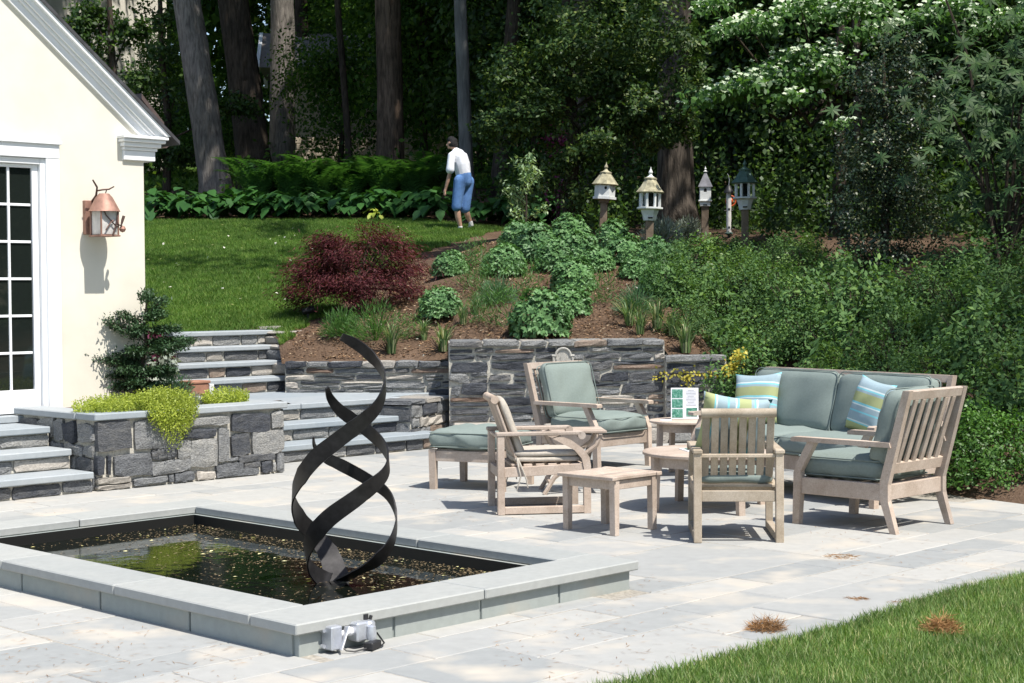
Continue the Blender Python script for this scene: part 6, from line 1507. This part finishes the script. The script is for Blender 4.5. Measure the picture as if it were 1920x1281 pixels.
# dogwood in flower, in flat tiers
Yd = 22.0; tb = ground(4.6, 23.5); q = []; f_ = []; mb = MB()
for (x, y, rx, rz, n, bn) in [(x_, y_, a1_, a2_, int(a3_ * 1.25), int(a4_ * .6)) for (x_, y_, a1_, a2_, a3_, a4_) in [(1440, 150, .95, .20, 900, 330), (1500, 105, .55, .14, 500, 230), (1370, 165, .45, .14, 380, 130), (1545, 125, .3, .12, 260, 110), (1400, 42, .5, .10, 300, 130), (1600, 12, .6, .12, 360, 150), (1760, 18, .7, .14, 420, 120), (1880, 38, .5, .14, 300, 70), (1480, 182, .35, .08, 160, 50), (1500, 8, .4, .1, 240, 90), (1620, 58, .35, .1, 200, 50), (1330, 5, .3, .08, 120, 50), (1570, 232, .22, .06, 70, 24)]]:
    c = D(x, y, Yd + rng.uniform(-.3, .3)) - tb; a = nrng.normal(size=(n, 3)) * [rx * .5, .35, rz * .45]; sl = -(.18) * a[:, 0]
    a[:, 2] += np.where(a[:, 0] < 0, a[:, 0] * .25, 0); pos = a + np.array(c); q.append(leaf_quads(pos, unit(rand_dirs(n) + [0, -.3, -.6]), unit(rand_dirs(n) * .7 + [.2, -.6, .8]), nrng.uniform(.08, .125, n), nrng.uniform(.05, .072, n)))
    a = nrng.normal(size=(bn, 3)) * [rx * .48, .33, rz * .4]; a[:, 2] += np.where(a[:, 0] < 0, a[:, 0] * .25, 0) + .035; pos = a + np.array(c)
    tl = unit(rand_dirs(bn) * .35 + [.1, -.6, .8])
    for kk in range(4):
        an = kk * 1.571 + nrng.uniform(0, .4, bn); f_.append(leaf_quads(pos, np.stack([np.cos(an), .75 * np.sin(an), .55 * np.sin(an)], 1), tl, .046, .042))
    mb.tube([(0, 0, 2.0), tuple((c * .55) + Vector((0, 0, .5))), tuple(c)], [.05, .025, .006], 5, False)
mb.tube([(0, 0, -.1), (.1, 0, 1.2), (0, 0, 2.4), (.2, 0, 3.6)], [.11, .09, .07, .04], 8)
dg_ = plant('dogwood_tree', 'dogwood tree with flat tiers of white bracts over the birdhouses', 'tree', tb, np.concatenate(q), 'dogwood_leaf', 'crown', mb)
link('blossom', arr_mesh('blossom', np.concatenate(f_), 4), 'dogwood_bract', dg_)
# dark glossy holly column
p = G(1660, 520); Yc = p.y + .5; p = ground((1660 - CX) / F_PX * Yc, Yc); q = []
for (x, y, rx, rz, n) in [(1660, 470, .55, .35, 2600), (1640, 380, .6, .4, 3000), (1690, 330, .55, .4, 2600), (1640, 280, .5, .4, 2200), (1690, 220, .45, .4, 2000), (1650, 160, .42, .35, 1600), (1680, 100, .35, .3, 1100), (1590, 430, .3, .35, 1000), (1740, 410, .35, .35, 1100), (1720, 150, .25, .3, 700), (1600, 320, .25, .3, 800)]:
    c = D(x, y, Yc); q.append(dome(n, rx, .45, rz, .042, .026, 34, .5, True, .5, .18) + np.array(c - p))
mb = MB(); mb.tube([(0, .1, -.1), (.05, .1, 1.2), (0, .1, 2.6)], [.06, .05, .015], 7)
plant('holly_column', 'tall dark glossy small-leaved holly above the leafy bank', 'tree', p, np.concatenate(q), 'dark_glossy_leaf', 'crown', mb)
# rhododendron: whorls of long leaves
p = ground((1880 - CX) / F_PX * 18.5, 18.5); n = 420; q = []
cx_ = nrng.normal(size=(n, 3)) * [.62, .5, .72] + np.array([.15, 0, 1.75]); mb = MB()
for c in cx_:
    m_ = 8; a = np.arange(m_) * .785 + rng.uniform(0, 1); tl = unit(rand_dirs(1) * .6 + [0, -.6, .7])[0]; e1 = unit(np.cross(tl, [0.3, .2, 1])[None])[0]; e2 = np.cross(tl, e1); ax = np.cos(a)[:, None] * e1 + np.sin(a)[:, None] * e2 - .2 * tl; q.append(leaf_quads(np.repeat(c[None], m_, 0), ax, np.tile(tl, (m_, 1)) + .2 * ax, nrng.uniform(.10, .155, m_), .036))
for i in range(14): c = cx_[i * 9]; mb.tube([(0, 0, -.1), tuple(c * np.array([.4, .4, .6])), tuple(c)], [.03, .018, .006], 5, False)
plant('rhododendron', 'rhododendron with whorls of long leaves at the far edge of the bank', 'shrub', p, np.concatenate(q), 'rhodo_leaf', 'foliage', mb)
# azalea spot of magenta in the shade
p = ground((1048 - CX) / F_PX * 29.5, 29.5); plant('azalea', 'magenta azalea blooms in deep shade beside the holly', 'shrub', p, dome(500, .28, .25, .75, .06, .05, 14, .5, True, .6, .2) + np.array([0, 0, 1.15]), 'azalea_flower', 'blossom', stems(6, .3, 1.2, .012))
# leafy branch tree behind the roof, with slim stems
for (x0, x1, lab, lv) in [(228, 205, 'slim crooked tree before the distant cream house beyond the roof', [(150, 60, .5), (120, 110, .5), (185, 105, .6), (240, 60, .4), (260, 150, .5), (175, 30, .5), (215, 200, .4)]), (315, 300, 'leafy young tree between the roof and the leaning grey trunk', [(300, 100, .7), (330, 180, .7), (290, 240, .6), (450, 200, .5), (310, 30, .7), (270, 290, .6), (335, 290, .5)])]:
    Yq = 33.5 if x0 < 300 else 38.0; X = (x0 - CX) / F_PX * Yq; p = ground(X, Yq); mb = MB(); top = D(x1, 0, Yq) - p
    mb.tube([(0, 0, -.1), top * .4 + Vector((.1, 0, 0)), top * .7, top * 1.2], [.10, .085, .07, .04], 8); q = []
    for (x, y, r_) in lv:
        c = D(x, y, Yq) - p; mb.tube([top * max(.15, (c.z - .8) / top.z), tuple(c)], [.03, .008], 5, False); q.append(dome(750, r_, r_, r_ * .6, .10, .065, 22, .5, True, .5, .2) + np.array(c))
    plant('slim_tree', lab, 'tree', p, np.concatenate(q), 'forest_leaf', 'crown', mb)

# ================================================================== houses beyond the trees
def far_house(label, px0, px1, pyt, Y, wallmat, roofpts, wins, depth=7, rz=0.0):
    xa, xb = D(px0, 0, Y).x, D(px1, 0, Y).x; zt = D((px0 + px1) / 2, pyt, Y).z; zb = float(H((xa + xb) / 2, Y)) - .5
    t = thing('far_house', label, 'house', ((xa + xb) / 2, Y, zb), 0); w_ = xb - xa; hh = zt - zb
    mb = MB(); mb.box((0, depth / 2, hh / 2), (w_, depth, hh)); mb.build('wall', wallmat, t)
    mb = MB(); ov = .5; r_ = w_ / 2 + ov; rz = hh + r_ * .62
    mb.add([(-r_, -ov, hh - .2), (0, -ov, rz), (r_, -ov, hh - .2), (-r_, depth, hh - .2), (0, depth, rz), (r_, depth, hh - .2)], [(0, 1, 4, 3), (1, 2, 5, 4), (0, 3, 5, 2)]); mb.add([(-r_ + .6, -.02, hh - .2 + .1), (0, -.02, rz - .3), (r_ - .6, -.02, hh - .2 + .1)], [(0, 1, 2)]); mb.build('roof', 'far_roof', t)
    mb = MB()
    for s in (-1, 1): mb.beam((0, -ov - .04, rz - .1), (s * r_, -ov - .04, hh - .3), .12, .28)
    mb.build('bargeboard', 'white_paint', t)
    for (x, y, ww, wh) in wins:
        c = D(x, y, Y); lx, lz = c.x - (xa + xb) / 2, c.z - zb
        mb = MB(); mb.box((lx, -.03, lz), (ww + .24, .08, wh + .24)); f = mb.build('window', 'white_paint', t)
        mb = MB(); mb.box((lx, -.06, lz), (ww, .06, wh)); mb.build('pane', 'glass_dark', f)
        mb = MB(); mb.box((lx, -.1, lz), (.05, .03, wh)); mb.box((lx, -.1, lz), (ww, .028, .05)); mb.build('glazing_bar', 'white_paint', f)
    t.rotation_euler = (0, 0, rz); return t
far_house('tall cream house glimpsed through the leaves beyond the garden roof', 95, 330, -120, 50, 'house_paint', None, [(240, 45, .9, 1.6), (240, 140, .9, 1.4), (150, 60, .9, 1.6), (310, 150, .8, 1.3)], rz=R(25))
far_house('pale stone house with gable glimpsed between the dark trunks', 440, 600, 130, 56, 'far_stone', None, [(492, 165, .9, 1.7), (450, 160, .9, 1.7), (560, 185, .9, 1.5), (492, 215, .9, 1.0)], rz=R(18))
tw = thing('terrace_wall', 'low distant brick terrace wall beyond the ferns', 'wall', D(690, 245, 52), 0)
for r_ in range(4):
    for c in range(12):
        mb = MB(); mb.box(((c - 7 + (r_ % 2) * .5) * .32, 0, -.2 * r_ - .3), (.30, .3, .18), None, .01); mb.build('brick', 'far_stone', tw)

# ================================================================== lawn blades, mulch, litter
def blade_tris(x, y, z, h_, wd):
    n = len(x); a = nrng.uniform(0, 2 * np.pi, n); s = np.stack([np.cos(a), np.sin(a), 0 * a], 1) * wd / 2; l_ = nrng.normal(size=(n, 2)) * .45; b0 = np.stack([x, y, z], 1); hh = h_ * nrng.uniform(.55, 1.15, n)
    return np.stack([b0 - s, b0 + s, b0 + np.stack([l_[:, 0] * hh, l_[:, 1] * hh, hh], 1)], 1).reshape(-1, 3)
n = 330000; x = nrng.uniform(-7.4, .3, n); y = 18.9 + nrng.uniform(0, 1, n) ** 1.15 * 13; ok = (x < lawn_edge(y) + .06 * np.sin(y * 9)) & (y > front(x) + .05) & (y < lawn_far(x) + .08) & (x > -y * .235); x, y = x[ok], y[ok]
o = stuff(link('upper_grass', arr_mesh('upper_grass', blade_tris(x, y, H(x, y) + .005, .06, .014), 3), 'grass_blade')); tag(o, 'mown green grass of the sloping upper lawn', 'grass')
n = 150000; x = nrng.uniform(.3, 4.4, n); y = nrng.uniform(6.0, 9.9, n); ok = (y < lawn2_y(x) + .02 * np.sin(x * 23) + .01) & (np.abs(x) < y * .32 + .1) & (y > 6.25); x, y = x[ok], y[ok]
o = stuff(link('front_grass', arr_mesh('front_grass', blade_tris(x, y, np.where(y > lawn2_y(x) - .05, .0, .022), .05, .0065), 3), 'front_grass_blade')); tag(o, 'short green grass of the lawn beside the patio', 'grass')
n = 16000; x = nrng.uniform(-40, 40, n) * 0 + nrng.uniform(-13, 1, n); y = nrng.uniform(40.5, 50, n)
o = stuff(link('far_grass', arr_mesh('far_grass', blade_tris(x, y, H(x, y) + .03, .10, .06), 3), 'grass_blade')); tag(o, 'sunlit grass glimpsed beyond the trunks', 'grass')
n = 26000; x = nrng.uniform(-2.8, 3.0, n); y = nrng.uniform(17.2, 24, n); ok = (x > lawn_edge(y)) & (y > front(x) + .1); x, y = x[ok], y[ok]; m_ = len(x)
q = leaf_quads(np.stack([x, y, H(x, y) + .012], 1), unit(rand_dirs(m_) * [1, 1, .25]), unit(rand_dirs(m_) * .6 + [0, 0, 1]), nrng.uniform(.02, .06, m_), nrng.uniform(.01, .022, m_))
o = stuff(link('mulch_chips', arr_mesh('mulch_chips', q, 4), 'mulch_chip')); tag(o, 'loose brown bark mulch covering the planted slope', 'mulch')
def litter(name, label, cat, pts, z, L, wd, mat, lift=.1):
    m_ = len(pts); q = leaf_quads(np.column_stack([pts, np.zeros(m_) + z]), unit(rand_dirs(m_) * [1, 1, lift]), unit(rand_dirs(m_) * .3 + [0, 0, 1]), L, wd); return tag(stuff(link(name, arr_mesh(name, q, 4), mat)), label, cat)
def poolpts(n): 
    a = nrng.uniform(i0[0] + .02, i0[1] - .02, n); b_ = nrng.uniform(i0[2] + .02, i0[3] - .02, n); return np.stack([GU.x * a + GV.x * b_, GU.y * a + GV.y * b_], 1), a, b_
pts, a, b_ = poolpts(20000); f = np.clip((a - i0[0]) / (i0[1] - i0[0]), 0, 1); dens = np.clip(f ** 2.2 * .9 + .05, 0, 1) * (.45 + .55 * np.sin(a * 6 + 2 * np.sin(b_ * 4)) ** 2) * np.where(b_ > 7.8, .7, 1); ok = nrng.uniform(0, 1, len(a)) < dens * .8
litter('floating_debris', 'brown needles and seed debris drifting on the pool water', 'debris', pts[ok], WZ + .003, nrng.uniform(.008, .03, ok.sum()), nrng.uniform(.004, .009, ok.sum()), 'pool_debris', .02)
pts, a, b_ = poolpts(520); f = (a - i0[0]) / (i0[1] - i0[0]); ok = nrng.uniform(0, 1, 520) < .05 + .3 * f ** 1.5
litter('floating_petals', 'pale yellow petals floating on the pool water', 'petals', pts[ok], WZ + .006, nrng.uniform(.012, .04, ok.sum()), nrng.uniform(.01, .022, ok.sum()), 'petal', .05)
n = 4200; y = 6.2 + nrng.uniform(0, 1, n) ** 1.3 * 8; x = nrng.uniform(-1, 1, n) * y * .33; a = x * GU.x + y * GU.y; b_ = x * GV.x + y * GV.y
k1 = np.sin(a * 2.3 + 1.5 * np.sin(b_ * 1.7)) > .1; ok = k1 & ~((a > POOL[0] - .02) & (a < POOL[1] + .02) & (b_ > POOL[2] - .02) & (b_ < POOL[3] + .02)) & (y > lawn2_y(x) + .03) & ~((b_ > 11.5) & (a < 9.1)) & ~((b_ > 12.1) & (a < 11.6)) & (y < front(x) - .6)
litter('patio_needles', 'fallen brown needles scattered over the flagstones', 'needles', np.stack([x, y], 1)[ok], .004, nrng.uniform(.02, .075, ok.sum()), .003, 'dry_needle', .03)
n = 90; x = nrng.uniform(-6, -1.6, n); y = nrng.uniform(20, 31, n); ok = x < lawn_edge(y)
litter('lawn_petals', 'white petals dropped on the upper lawn', 'petals', np.stack([x, y], 1)[ok], H(x, y)[ok] + .06, .05, .045, 'white_petal', .3)
n = 60; x = nrng.uniform(-2.2, 2.0, n); y = nrng.uniform(18, 22.5, n); ok = x > lawn_edge(y)
litter('bed_petals', 'white petals dropped on the mulch', 'petals', np.stack([x, y], 1)[ok], H(x, y)[ok] + .03, .04, .035, 'white_petal', .3)
